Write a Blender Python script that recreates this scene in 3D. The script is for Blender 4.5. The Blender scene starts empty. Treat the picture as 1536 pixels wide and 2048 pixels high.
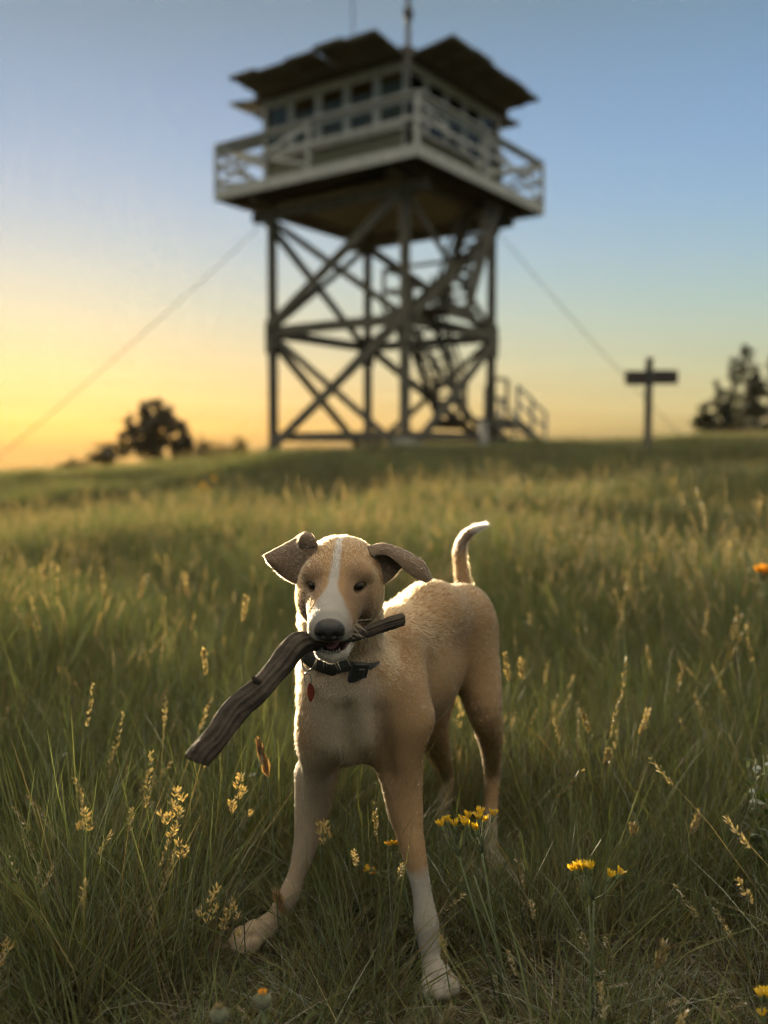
import bpy, math, random
import numpy as np
from mathutils import Vector, Matrix

# ------------------------------------------------------------------ camera
scene = bpy.context.scene
COL = scene.collection
EYE = (0.0, 0.0, 0.80)
PITCH = 0.0658
FPX = 1832.0
cam_d = bpy.data.cameras.new("camera")
cam = bpy.data.objects.new("camera", cam_d)
COL.objects.link(cam)
cam.location = EYE
cam.rotation_euler = (math.pi / 2 - PITCH, 0, 0)
cam_d.sensor_fit = 'VERTICAL'
cam_d.sensor_height = 34.6
cam_d.sensor_width = 25.95
cam_d.lens = 34.6 * FPX / 2048.0
cam_d.clip_start = 0.05
cam_d.clip_end = 4000
cam_d.dof.use_dof = True
cam_d.dof.focus_distance = 1.36
cam_d.dof.aperture_fstop = 2.05
scene.camera = cam
scene.render.resolution_x = 768
scene.render.resolution_y = 1024

# ------------------------------------------------------------------ sky, sun, exposure
SUN_EL = math.radians(3.2)
SUN_AZ = math.radians(-23.0)          # clockwise from +Y
world = bpy.data.worlds.new("World")
scene.world = world
world.use_nodes = True
wn, wl = world.node_tree.nodes, world.node_tree.links
wn.clear()
sky = wn.new('ShaderNodeTexSky')
sky.sky_type = 'NISHITA'
sky.sun_disc = False
sky.sun_elevation = math.radians(1.0)      # the glow sits on the horizon
sky.sun_rotation = SUN_AZ
sky.altitude = 900
sky.air_density = 1.0
sky.dust_density = 6.0
sky.ozone_density = 1.0
# soften the contrast of the physical sky (per-channel power) and tint it by elevation
sep = wn.new('ShaderNodeSeparateColor'); cmb = wn.new('ShaderNodeCombineColor')
wl.new(sky.outputs[0], sep.inputs[0])
SKY_FIT = ((0.30, -0.235, -4.612, 4.028), (0.20, -0.419, -0.836, -2.008), (0.07, -1.60, 8.794, -16.856))
for i in range(3):
    pw = wn.new('ShaderNodeMath'); pw.operation = 'POWER'; pw.inputs[1].default_value = SKY_FIT[i][0]
    mxw = wn.new('ShaderNodeMath'); mxw.operation = 'MAXIMUM'; mxw.inputs[1].default_value = .02
    wl.new(sep.outputs[i], mxw.inputs[0]); wl.new(mxw.outputs[0], pw.inputs[0]); wl.new(pw.outputs[0], cmb.inputs[i])
tcw = wn.new('ShaderNodeTexCoord'); sxyz = wn.new('ShaderNodeSeparateXYZ')
wl.new(tcw.outputs['Generated'], sxyz.inputs[0])
el2 = wn.new('ShaderNodeMath'); el2.operation = 'MULTIPLY'; el2.inputs[1].default_value = 2.0
wl.new(sxyz.outputs['Z'], el2.inputs[0])
tint = wn.new('ShaderNodeValToRGB')
wl.new(el2.outputs[0], tint.inputs[0])
els = tint.color_ramp.elements
for i in range(11):
    e = i * .05
    c = [math.exp(f[1] + f[2] * e + f[3] * e * e) for f in SKY_FIT]
    el_ = els[0] if i == 0 else (els[len(els) - 1] if i == 10 else els.new(i / 10))
    if i in (0, 10): el_.position = i / 10
    c[1] *= (.93, .95, .97, 1)[min(i, 3)]; c[0] *= 1.0
    el_.color = (*c, 1)
mulw = wn.new('ShaderNodeVectorMath'); mulw.operation = 'MULTIPLY'
wl.new(cmb.outputs[0], mulw.inputs[0]); wl.new(tint.outputs[0], mulw.inputs[1])
scw = wn.new('ShaderNodeVectorMath'); scw.operation = 'SCALE'; scw.inputs['Scale'].default_value = 1 / .15
wl.new(mulw.outputs[0], scw.inputs[0])
bg = wn.new('ShaderNodeBackground')
bg.inputs['Strength'].default_value = 0.05
wo = wn.new('ShaderNodeOutputWorld')
# sky above the frame brightened, an added fill light for dog and grass
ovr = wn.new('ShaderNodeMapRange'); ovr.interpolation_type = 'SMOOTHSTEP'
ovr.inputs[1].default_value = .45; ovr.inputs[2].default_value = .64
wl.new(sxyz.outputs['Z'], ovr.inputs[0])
# faint streaks of cloud low over the horizon
wmap = wn.new('ShaderNodeMapping'); wmap.inputs['Scale'].default_value = (3, 3, 60)
wl.new(tcw.outputs['Generated'], wmap.inputs[0])
wns = wn.new('ShaderNodeTexNoise'); wns.inputs['Scale'].default_value = 1.6; wns.inputs['Detail'].default_value = 4
wl.new(wmap.outputs[0], wns.inputs['Vector'])
wr = wn.new('ShaderNodeMapRange'); wr.inputs[1].default_value = .35; wr.inputs[2].default_value = .7; wr.inputs[3].default_value = 1.05; wr.inputs[4].default_value = .90
wl.new(wns.outputs['Fac'], wr.inputs[0])
wf = wn.new('ShaderNodeMapRange'); wf.inputs[1].default_value = .02; wf.inputs[2].default_value = .14; wf.inputs[3].default_value = 1; wf.inputs[4].default_value = 0
wl.new(sxyz.outputs['Z'], wf.inputs[0])
wmx = wn.new('ShaderNodeMixRGB'); wmx.blend_type = 'MULTIPLY'
wl.new(wf.outputs[0], wmx.inputs[0]); wl.new(scw.outputs[0], wmx.inputs[1]); wl.new(wr.outputs[0], wmx.inputs[2])
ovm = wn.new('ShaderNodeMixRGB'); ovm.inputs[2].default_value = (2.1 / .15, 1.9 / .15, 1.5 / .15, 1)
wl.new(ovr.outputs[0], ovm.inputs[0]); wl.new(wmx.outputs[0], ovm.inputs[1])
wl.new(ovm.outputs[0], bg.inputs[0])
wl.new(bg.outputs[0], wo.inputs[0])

SUN_DIR = Vector((math.sin(SUN_AZ) * math.cos(SUN_EL), math.cos(SUN_AZ) * math.cos(SUN_EL), math.sin(SUN_EL)))
sd = bpy.data.lights.new("sun", 'SUN')
sd.energy = 5.0
sd.angle = math.radians(0.6)
sd.color = (1.0, 0.79, 0.50)
sun = bpy.data.objects.new("sun", sd)
sun.rotation_euler = (-SUN_DIR).to_track_quat('-Z', 'Y').to_euler()
sun.location = (-20, 40, 20)
COL.objects.link(sun)

scene.view_settings.view_transform = 'Standard'
scene.view_settings.look = 'None'
scene.view_settings.gamma = 1.0
scene.view_settings.exposure = 1.58
scene.render.engine = 'CYCLES'
cy = scene.cycles
cy.use_denoising = True
try:
    cy.denoiser = 'OPENIMAGEDENOISE'
    cy.denoising_input_passes = 'RGB_ALBEDO_NORMAL'
    cy.denoising_prefilter = 'ACCURATE'
except Exception:
    pass
cy.use_adaptive_sampling = True
cy.adaptive_threshold = 0.04
cy.adaptive_min_samples = 20
scene.cycles.filter_width = 1.15
cy.max_bounces = 5
cy.volume_bounces = 0
cy.diffuse_bounces = 2
cy.glossy_bounces = 2
cy.transmission_bounces = 4
cy.transparent_max_bounces = 16
cy.sample_clamp_indirect = 4.0
cy.caustics_reflective = False
cy.caustics_refractive = False
scene.cycles_curves.shape = 'RIBBONS' if hasattr(scene, 'cycles_curves') else None

# ------------------------------------------------------------------ helpers
rng = np.random.default_rng(7)
R = math.radians
M = {}

def P(px, py, d):
    """pixel of the 1536x2048 frame at optical depth d -> world point"""
    a = (px - 768) / FPX * d
    u = -(py - 1024) / FPX * d
    c, s = math.cos(PITCH), math.sin(PITCH)
    return Vector((EYE[0] + a, EYE[1] + d * c + u * s, EYE[2] + u * c - d * s))

_prof_y = [-400, -60, -8, 2.4, 5, 9, 13.5, 17, 20, 26, 32, 40, 55, 90, 180, 420]
_prof_d = [-30, -4, -.35, 0, .02, .11, .04, .56, .64, .63, .45, .05, -1.2, -4.0, -8, -20]      # with the hollow below the tower
_yd = [-400, -60, -8, 2.4, 5, 8.5, 12.2, 17, 20, 26, 32, 40, 55, 90, 180, 420]
_prof_z = [-30, -4, -.35, 0, .02, .10, .13, .38, .62, .63, .45, .05, -1.2, -4.0, -8, -20]

def ground(x, y):
    x = np.asarray(x, float); y = np.asarray(y, float)
    wd = np.clip((x + 6) / 5, 0, 1); wd = wd * wd * (3 - 2 * wd)
    # a smoothed profile (average over a small window)
    z = 0
    for o, w in ((-1.6, .15), (-.8, .22), (0, .26), (.8, .22), (1.6, .15)):
        yy = y + o * np.clip(np.abs(y - 1.5) / 6, 0, 1)
        z = z + w * (np.interp(yy, _prof_y, _prof_z) * (1 - wd) + np.interp(yy, _yd, _prof_d) * wd)
    ramp = np.clip((y - 2.4) / 7.0, 0, 1); ramp = ramp * ramp * (3 - 2 * ramp)
    z = z + 0.046 * 12 * np.tanh(x / 12) * ramp - 0.0006 * np.maximum(np.abs(x) - 14, 0) ** 2 * (np.abs(x) < 80) - np.where(np.abs(x) >= 80, 0.0006 * 66 ** 2 + (np.abs(x) - 80) * .05, 0)
    z = z - .16 * ramp * np.clip((-x - 2.5) / 5, 0, 1)
    r = np.clip((np.hypot(x - .05, y - 1.6) - 1.0) / 2.5, 0, 1)
    z = z + r * (0.035 * np.sin(1.1 * x + .7) * np.sin(.9 * y + 1.3) + 0.05 * np.sin(.43 * x - .3 * y + 2.) + .015 * np.sin(2.7 * x + 1.) * np.sin(2.3 * y))
    return z

def gz(x, y):
    return float(ground(x, y))

class MB:
    """collects shapes that end up in ONE mesh"""
    def __init__(self):
        self.v, self.f, self.c = [], [], []
    def add(self, vs, fs):
        o = len(self.v)
        self.v += [tuple(p) for p in vs]
        self.f += [tuple(i + o for i in f) for f in fs]
    def box(self, c, s, rot=None):
        hx, hy, hz = s[0] / 2, s[1] / 2, s[2] / 2
        vs = [Vector((x, y, z)) for x in (-hx, hx) for y in (-hy, hy) for z in (-hz, hz)]
        if rot is not None:
            vs = [rot @ v for v in vs]
        c = Vector(c)
        self.add([v + c for v in vs], [(0, 1, 3, 2), (4, 6, 7, 5), (0, 4, 5, 1), (2, 3, 7, 6), (0, 2, 6, 4), (1, 5, 7, 3)])
    def beam(self, a, b, w, h, up=(0, 0, 1)):
        a, b = Vector(a), Vector(b)
        d = (b - a).normalized()
        u = Vector(up)
        s = d.cross(u)
        if s.length < 1e-4:
            s = d.cross(Vector((1, 0, 0)))
        s.normalize(); u = s.cross(d)
        vs = []
        for p in (a, b):
            for i, j in ((-1, -1), (1, -1), (1, 1), (-1, 1)):
                vs.append(p + s * (w / 2 * i) + u * (h / 2 * j))
        self.add(vs, [(0, 1, 2, 3), (7, 6, 5, 4), (0, 4, 5, 1), (1, 5, 6, 2), (2, 6, 7, 3), (3, 7, 4, 0)])
    def tube(self, pts, rad, n=8, cap=True, squash=None, wob=None):
        pts = [Vector(p) for p in pts]
        m = len(pts)
        if not hasattr(rad, '__len__'):
            rad = [rad] * m
        t0 = (pts[1] - pts[0]).normalized()
        ref = Vector((0, 0, 1)) if abs(t0.z) < .9 else Vector((1, 0, 0))
        nrm = t0.cross(ref).normalized()
        vs, fs = [], []
        for i in range(m):
            t = (pts[min(i + 1, m - 1)] - pts[max(i - 1, 0)]).normalized()
            nrm = (nrm - t * nrm.dot(t)).normalized()
            bn = t.cross(nrm)
            for k in range(n):
                a = 2 * math.pi * k / n
                rr = rad[i] * (wob(i, a) if wob else 1)
                vs.append(pts[i] + nrm * (math.cos(a) * rr) + bn * (math.sin(a) * rr * (squash or 1)))
        for i in range(m - 1):
            for k in range(n):
                k2 = (k + 1) % n
                fs.append((i * n + k, i * n + k2, (i + 1) * n + k2, (i + 1) * n + k))
        if cap:
            fs.append(tuple(range(n - 1, -1, -1)))
            fs.append(tuple((m - 1) * n + k for k in range(n)))
        self.add(vs, fs)
    def build(self, name, mat, parent=None, smooth=False, bevel=0.0):
        me = bpy.data.meshes.new(name)
        me.from_pydata(self.v, [], self.f)
        me.validate()
        if mat is not None:
            me.materials.append(mat)
        if smooth:
            me.polygons.foreach_set('use_smooth', [True] * len(me.polygons))
        o = bpy.data.objects.new(name, me)
        COL.objects.link(o)
        if parent is not None:
            o.parent = parent
        if bevel > 0:
            b = o.modifiers.new('bevel', 'BEVEL'); b.width = bevel; b.segments = 1; b.limit_method = 'ANGLE'
        return o

def tag(o, label=None, cat=None, group=None, kind=None):
    if label: o['label'] = label
    if cat: o['category'] = cat
    if group: o['group'] = group
    if kind: o['kind'] = kind
    return o

def empty(name, loc, rz=0.0):
    o = bpy.data.objects.new(name, None)
    COL.objects.link(o)
    o.location = loc
    o.rotation_euler = (0, 0, rz)
    o.empty_display_size = .2
    return o

def mat(name, col, rough=.8, col2=None, scale=20.0, detail=5, stretch=None, bump=0.0, spec=.3, metal=0.0, trans=0.0, attr=None):
    """principled with noise-varied colour"""
    m = bpy.data.materials.new(name)
    m.use_nodes = True
    n, l = m.node_tree.nodes, m.node_tree.links
    b = n['Principled BSDF']
    b.inputs['Roughness'].default_value = rough
    b.inputs['Metallic'].default_value = metal
    b.inputs['Specular IOR Level'].default_value = spec
    tc = n.new('ShaderNodeTexCoord'); mp = n.new('ShaderNodeMapping')
    l.new(tc.outputs['Object'], mp.inputs[0])
    if stretch: mp.inputs['Scale'].default_value = stretch
    nz = n.new('ShaderNodeTexNoise')
    nz.inputs['Scale'].default_value = scale; nz.inputs['Detail'].default_value = detail
    nz.inputs['Roughness'].default_value = .65
    l.new(mp.outputs[0], nz.inputs['Vector'])
    rp = n.new('ShaderNodeValToRGB')
    col2 = col2 or tuple(c * .6 for c in col)
    rp.color_ramp.elements[0].position = .35; rp.color_ramp.elements[1].position = .68
    rp.color_ramp.elements[0].color = (*col2, 1); rp.color_ramp.elements[1].color = (*col, 1)
    l.new(nz.outputs['Fac'], rp.inputs[0])
    l.new(rp.outputs[0], b.inputs['Base Color'])
    if bump:
        bp = n.new('ShaderNodeBump'); bp.inputs['Strength'].default_value = bump; bp.inputs['Distance'].default_value = .01
        l.new(nz.outputs['Fac'], bp.inputs['Height']); l.new(bp.outputs[0], b.inputs['Normal'])
    return m

def leaf_mat(name, attr='tint', trans=.45, rough=.6, sat=1.0, rand=.25):
    """thin leaf: diffuse + translucent, colour from a vertex attribute, varied per instance"""
    m = bpy.data.materials.new(name)
    m.use_nodes = True
    n, l = m.node_tree.nodes, m.node_tree.links
    n.clear()
    out = n.new('ShaderNodeOutputMaterial')
    at = n.new('ShaderNodeAttribute'); at.attribute_name = attr
    oi = n.new('ShaderNodeObjectInfo')
    hv = n.new('ShaderNodeHueSaturation')
    mr = n.new('ShaderNodeMapRange'); mr.inputs[3].default_value = 1 - rand; mr.inputs[4].default_value = 1 + rand
    l.new(oi.outputs['Random'], mr.inputs[0]); l.new(mr.outputs[0], hv.inputs['Value'])
    hv.inputs['Saturation'].default_value = sat
    l.new(at.outputs['Color'], hv.inputs['Color'])
    d = n.new('ShaderNodeBsdfDiffuse'); t = n.new('ShaderNodeBsdfTranslucent'); g = n.new('ShaderNodeBsdfGlossy')
    g.inputs['Roughness'].default_value = .6
    l.new(hv.outputs[0], d.inputs[0])
    # light that passes through a leaf comes out a little yellower and stronger
    tm = n.new('ShaderNodeMixRGB'); tm.blend_type = 'MULTIPLY'; tm.inputs[0].default_value = 1.0
    tm.inputs[2].default_value = (1.08, 1.02, .68, 1)
    l.new(hv.outputs[0], tm.inputs[1]); l.new(tm.outputs[0], t.inputs[0])
    m1 = n.new('ShaderNodeMixShader'); m1.inputs[0].default_value = trans
    l.new(d.outputs[0], m1.inputs[1]); l.new(t.outputs[0], m1.inputs[2])
    m2 = n.new('ShaderNodeMixShader')
    fr = n.new('ShaderNodeFresnel'); fr.inputs[0].default_value = 1.35
    fs = n.new('ShaderNodeMath'); fs.operation = 'MULTIPLY'; fs.inputs[1].default_value = .2
    l.new(fr.outputs[0], fs.inputs[0]); l.new(fs.outputs[0], m2.inputs[0]); l.new(m1.outputs[0], m2.inputs[1]); l.new(g.outputs[0], m2.inputs[2])
    l.new(m2.outputs[0], out.inputs[0])
    return m

def np_mesh(name, v, f, mats, smooth=False, attrs=None, idx=None):
    """mesh from numpy arrays; f: (n,3) or (n,4); attrs: {name: (nv,4)} point colours"""
    me = bpy.data.meshes.new(name)
    v = np.asarray(v, np.float32); f = np.asarray(f, np.int32)
    k = f.shape[1]
    me.vertices.add(len(v)); me.vertices.foreach_set('co', v.ravel())
    me.loops.add(f.size); me.loops.foreach_set('vertex_index', f.ravel())
    me.polygons.add(len(f))
    me.polygons.foreach_set('loop_start', np.arange(0, f.size, k, dtype=np.int32))
    me.update(calc_edges=True)
    if smooth:
        me.polygons.foreach_set('use_smooth', np.ones(len(f), bool))
    for mm in mats: me.materials.append(mm)
    if idx is not None: me.polygons.foreach_set('material_index', np.asarray(idx, np.int32))
    for a, c in (attrs or {}).items():
        at = me.attributes.new(a, 'FLOAT_COLOR', 'POINT')
        at.data.foreach_set('color', np.asarray(c, np.float32).ravel())
    me.update()
    return me

def link(name, me, parent=None):
    o = bpy.data.objects.new(name, me); COL.objects.link(o)
    if parent is not None: o.parent = parent
    return o
# ------------------------------------------------------------------ ground
def build_ground():
    xs = np.concatenate([-np.geomspace(150, 12, 30), np.linspace(-11.5, 11.5, 140), np.geomspace(12, 150, 30)])
    ys = np.concatenate([-np.geomspace(120, 4, 30), np.linspace(-3.6, 6, 140), np.linspace(6.15, 42, 150), np.geomspace(43, 160, 30)])
    X, Y = np.meshgrid(xs, ys)
    Z = ground(X, Y)
    near = np.exp(-((X) ** 2 + (Y - 1.5) ** 2) / 14)
    Z = Z + near * .004 * np.sin(31 * X + 2 * np.sin(17 * Y)) * np.sin(27 * Y + 1.5 * np.sin(23 * X)) - .012 * (1 - near) * 0
    nx, ny = len(xs), len(ys)
    v = np.stack([X.ravel(), Y.ravel(), Z.ravel()], 1)
    i = np.arange(nx - 1)[None, :] + nx * np.arange(ny - 1)[:, None]
    f = np.stack([i, i + 1, i + nx + 1, i + nx], -1).reshape(-1, 4)
    m = mat('soil', (.075, .052, .028), .95, (.028, .02, .012), 14, 8, bump=.6, spec=.1)
    n, l = m.node_tree.nodes, m.node_tree.links
    # dry thatch and green tinge in broad patches
    tc = n.new('ShaderNodeTexCoord'); nz = n.new('ShaderNodeTexNoise'); nz.inputs['Scale'].default_value = .9; nz.inputs['Detail'].default_value = 6
    l.new(tc.outputs['Object'], nz.inputs['Vector'])
    mx = n.new('ShaderNodeMixRGB'); mx.inputs[2].default_value = (.05, .05, .018, 1)
    b = n['Principled BSDF']
    old = b.inputs['Base Color'].links[0].from_socket
    l.new(nz.outputs['Fac'], mx.inputs[0]); l.new(old, mx.inputs[1]); l.new(mx.outputs[0], b.inputs['Base Color'])
    me = np_mesh('ground', v, f, [m], True)
    o = link('ground', me)
    tag(o, kind='structure', label='brown soil of the grassy hilltop, rising gently towards the tower')
build_ground()

# ------------------------------------------------------------------ lookout tower
M['timber'] = mat('weathered_timber', (.112, .10, .074), .85, (.062, .055, .042), 6, 6, (1, 1, .15), .3)
M['dark_board'] = mat('stained_board', (.21, .19, .13), .8, (.14, .125, .09), 4, 5, (1, 6, 1), .2)
M['shutter'] = mat('shutter_board', (.12, .108, .075), .85, (.075, .068, .05), 5, 5, (1, 1, 1), .2)
M['white'] = mat('weathered_white_paint', (.37, .365, .34), .7, (.22, .22, .205), 5, 8, (1, 1, 1), .15)
M['wall'] = mat('green_grey_board', (.14, .14, .095), .8, (.095, .098, .068), 3, 6, (1, 1, 8), .2)
M['roof'] = mat('roof_shingle', (.10, .085, .07), .9, (.05, .045, .04), 12, 5, bump=.5)
M['concrete'] = mat('concrete', (.32, .30, .27), .9, (.2, .19, .17), 15, 6, bump=.4)
M['metal'] = mat('dull_steel', (.05, .05, .05), .6, (.03, .03, .03), 20, 4)
M['interior'] = mat('varnished_panelling', (.30, .22, .12), .6, (.18, .13, .07), 4, 5, (1, 1, 6))
M['red_cloth'] = mat('red_curtain', (.25, .055, .03), .9, (.14, .03, .02), 9)
M['ochre_cloth'] = mat('ochre_curtain', (.35, .22, .05), .9, (.2, .12, .03), 9)
M['wire'] = mat('guy_cable', (.10, .10, .095), .6, (.06, .06, .06), 30, metal=.3)

def glass_mat():
    m = bpy.data.materials.new('window_glass'); m.use_nodes = True
    n, l = m.node_tree.nodes, m.node_tree.links; n.clear()
    o = n.new('ShaderNodeOutputMaterial'); t = n.new('ShaderNodeBsdfTransparent'); g = n.new('ShaderNodeBsdfGlossy')
    g.inputs['Roughness'].default_value = .04
    t.inputs[0].default_value = (.62, .64, .58, 1)
    f = n.new('ShaderNodeFresnel'); f.inputs[0].default_value = 1.25
    mx = n.new('ShaderNodeMixShader')
    l.new(f.outputs[0], mx.inputs[0]); l.new(t.outputs[0], mx.inputs[1]); l.new(g.outputs[0], mx.inputs[2]); l.new(mx.outputs[0], o.inputs[0])
    return m
M['glass'] = glass_mat()

SH_TILT = (1.5, 1.0, 1.0, 1.0)
TX, TY, TROT = 0.0046, 23.75, math.pi / 4 + .166
TH = 2.01          # half width between leg centres
CH = 2.135         # half width of cab
DH = 2.96          # half width of catwalk
Z_DECK = 7.24; Z_SILL = 7.95; Z_HEAD = 9.30; Z_EAVE = 9.42
Z_MID = 3.79; Z_BOT = 1.17; Z_GIRD = 6.66
tower = empty('lookout_tower', (TX, TY, 0), TROT)
tag(tower, 'timber fire lookout tower with white railed catwalk and propped up shutters', 'lookout tower')
_cr, _sr = math.cos(TROT), math.sin(TROT)
def tl(x, y):            # tower local -> world xy
    return TX + x * _cr - y * _sr, TY + x * _sr + y * _cr
corners = [(-1, -1), (1, -1), (1, 1), (-1, 1)]     # near, right, back, left
for sx, sy in corners:
    x, y = sx * TH, sy * TH
    g = gz(*tl(x, y))
    m = MB()
    m.beam((x, y, g + .12), (x, y, Z_MID), .19, .19, (0, 1, 0)); m.beam((x, y, Z_MID), (x, y, Z_GIRD), .18, .18, (0, 1, 0))
    leg = m.build('leg', M['timber'], tower, bevel=.008)
    m = MB(); m.box((x, y, Z_MID - .12), (.27, .27, .82)); m.build('splice_plate', M['timber'], leg)
    m = MB(); m.box((x, y, g + .02), (.62, .62, .50)); m.box((x, y, g + .31), (.40, .40, .12)); m.build('footing', M['concrete'], tower, bevel=.02)
faces = [((-1, 1), (-1, -1)), ((-1, -1), (1, -1)), ((1, -1), (1, 1)), ((1, 1), (-1, 1))]
for fi, (a, b) in enumerate(faces):
    A = Vector((a[0] * TH, a[1] * TH, 0)); B = Vector((b[0] * TH, b[1] * TH, 0))
    nrm = Vector(((a[0] + b[0]) / 2, (a[1] + b[1]) / 2, 0)) * .12
    for z, h in ((Z_BOT, .2), (Z_MID, .25)):
        m = MB(); m.beam(A + nrm + Vector((0, 0, z)), B + nrm + Vector((0, 0, z)), .07, h); m.build('girt', M['timber'], tower, bevel=.006)
    for z0, z1 in ((Z_BOT - .35, Z_MID - .05), (Z_MID + .08, Z_GIRD - .1)):
        m = MB(); m.beam(A + nrm * 1.5 + Vector((0, 0, z0)), B + nrm * 1.5 + Vector((0, 0, z1)), .06, .235); m.build('brace', M['timber'], tower, bevel=.006)
        m = MB(); m.beam(B + nrm * .55 + Vector((0, 0, z0)), A + nrm * .55 + Vector((0, 0, z1)), .06, .165); m.build('brace', M['timber'], tower, bevel=.006)
# girders over the legs, joists, deck, fascia
for s in (-1, 1):
    m = MB(); m.beam((s * TH, -DH + .35, Z_GIRD + .02), (s * TH, DH - .35, Z_GIRD + .02), .16, .26); m.build('girder', M['timber'], tower, bevel=.008)
    m = MB(); m.beam((-DH + .3, s * TH, Z_GIRD + .28), (DH - .3, s * TH, Z_GIRD + .28), .14, .22); m.build('girder', M['timber'], tower, bevel=.008)
for k in range(15):
    y = -DH + .12 + k * (2 * DH - .24) / 14
    m = MB(); m.beam((-DH + .06, y, Z_DECK - .17), (DH - .06, y, Z_DECK - .17), .05, .2); m.build('joist', M['timber'], tower)
m = MB()
for k in range(40):
    y = -DH + (k + .5) * 2 * DH / 40
    m.box((0, y, Z_DECK - .035), (2 * DH, 2 * DH / 40 - .008, .045))
m.build('deck', M['timber'], tower)
m = MB()
for s in (-1, 1):
    m.box((s * (DH + .025), 0, Z_DECK - .14), (.05, 2 * DH + .1, .26)); m.box((0, s * (DH + .025), Z_DECK - .14), (2 * DH, .05, .26))
m.build('fascia', M['white'], tower, bevel=.006)
m = MB(); m.box((0, 0, Z_DECK - .30), (2 * TH, 2 * TH, .04)); m.build('soffit', M['dark_board'], tower)

# catwalk railings, one per side
zt = Z_DECK + 1.06
for fi, (a, b) in enumerate(faces):
    A = Vector((a[0] * DH, a[1] * DH, 0)); B = Vector((b[0] * DH, b[1] * DH, 0))
    out = Vector(((a[0] + b[0]) / 2, (a[1] + b[1]) / 2, 0))
    nb = 2
    dirv = (B - A)
    m = MB()
    m.beam(A + Vector((0, 0, zt)), B + Vector((0, 0, zt)), .13, .045)
    m.beam(A - out * .035 + Vector((0, 0, zt - .085)), B - out * .035 + Vector((0, 0, zt - .085)), .035, .11)
    m.beam(A + Vector((0, 0, Z_DECK + .55)), B + Vector((0, 0, Z_DECK + .55)), .035, .09)
    rail = m.build('railing', M['white'], tower, bevel=.004)
    for k in range(nb):
        p = A + dirv * (k / nb); q = A + dirv * ((k + 1) / nb)
        m = MB(); m.beam(p + Vector((0, 0, Z_DECK - .02)), p + Vector((0, 0, zt - .03)), .09, .09, (0, 1, 0)); m.build('post', M['white'], rail, bevel=.004)
        m = MB()
        up_ = not (fi == 1 and k == 0)        # single brace where the two sides meet at the near corner
        if up_: m.beam(p + out * .03 + Vector((0, 0, Z_DECK + .1)), q + out * .03 + Vector((0, 0, zt - .1)), .03, .095)
        if not (fi == 0 and k == 1): m.beam(p - out * .03 + Vector((0, 0, zt - .1)), q - out * .03 + Vector((0, 0, Z_DECK + .1)), .03, .085); m.build('cross_brace', M['white'], rail)
    if fi == 0:   # solid plank below the handrail at the far end of this side
        m = MB(); m.beam(A + dirv * .01 + Vector((0, 0, zt - .16)) - out * .06, A + dirv * .26 + Vector((0, 0, zt - .16)) - out * .06, .03, .24); m.build('plank', M['timber'], rail)

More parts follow.
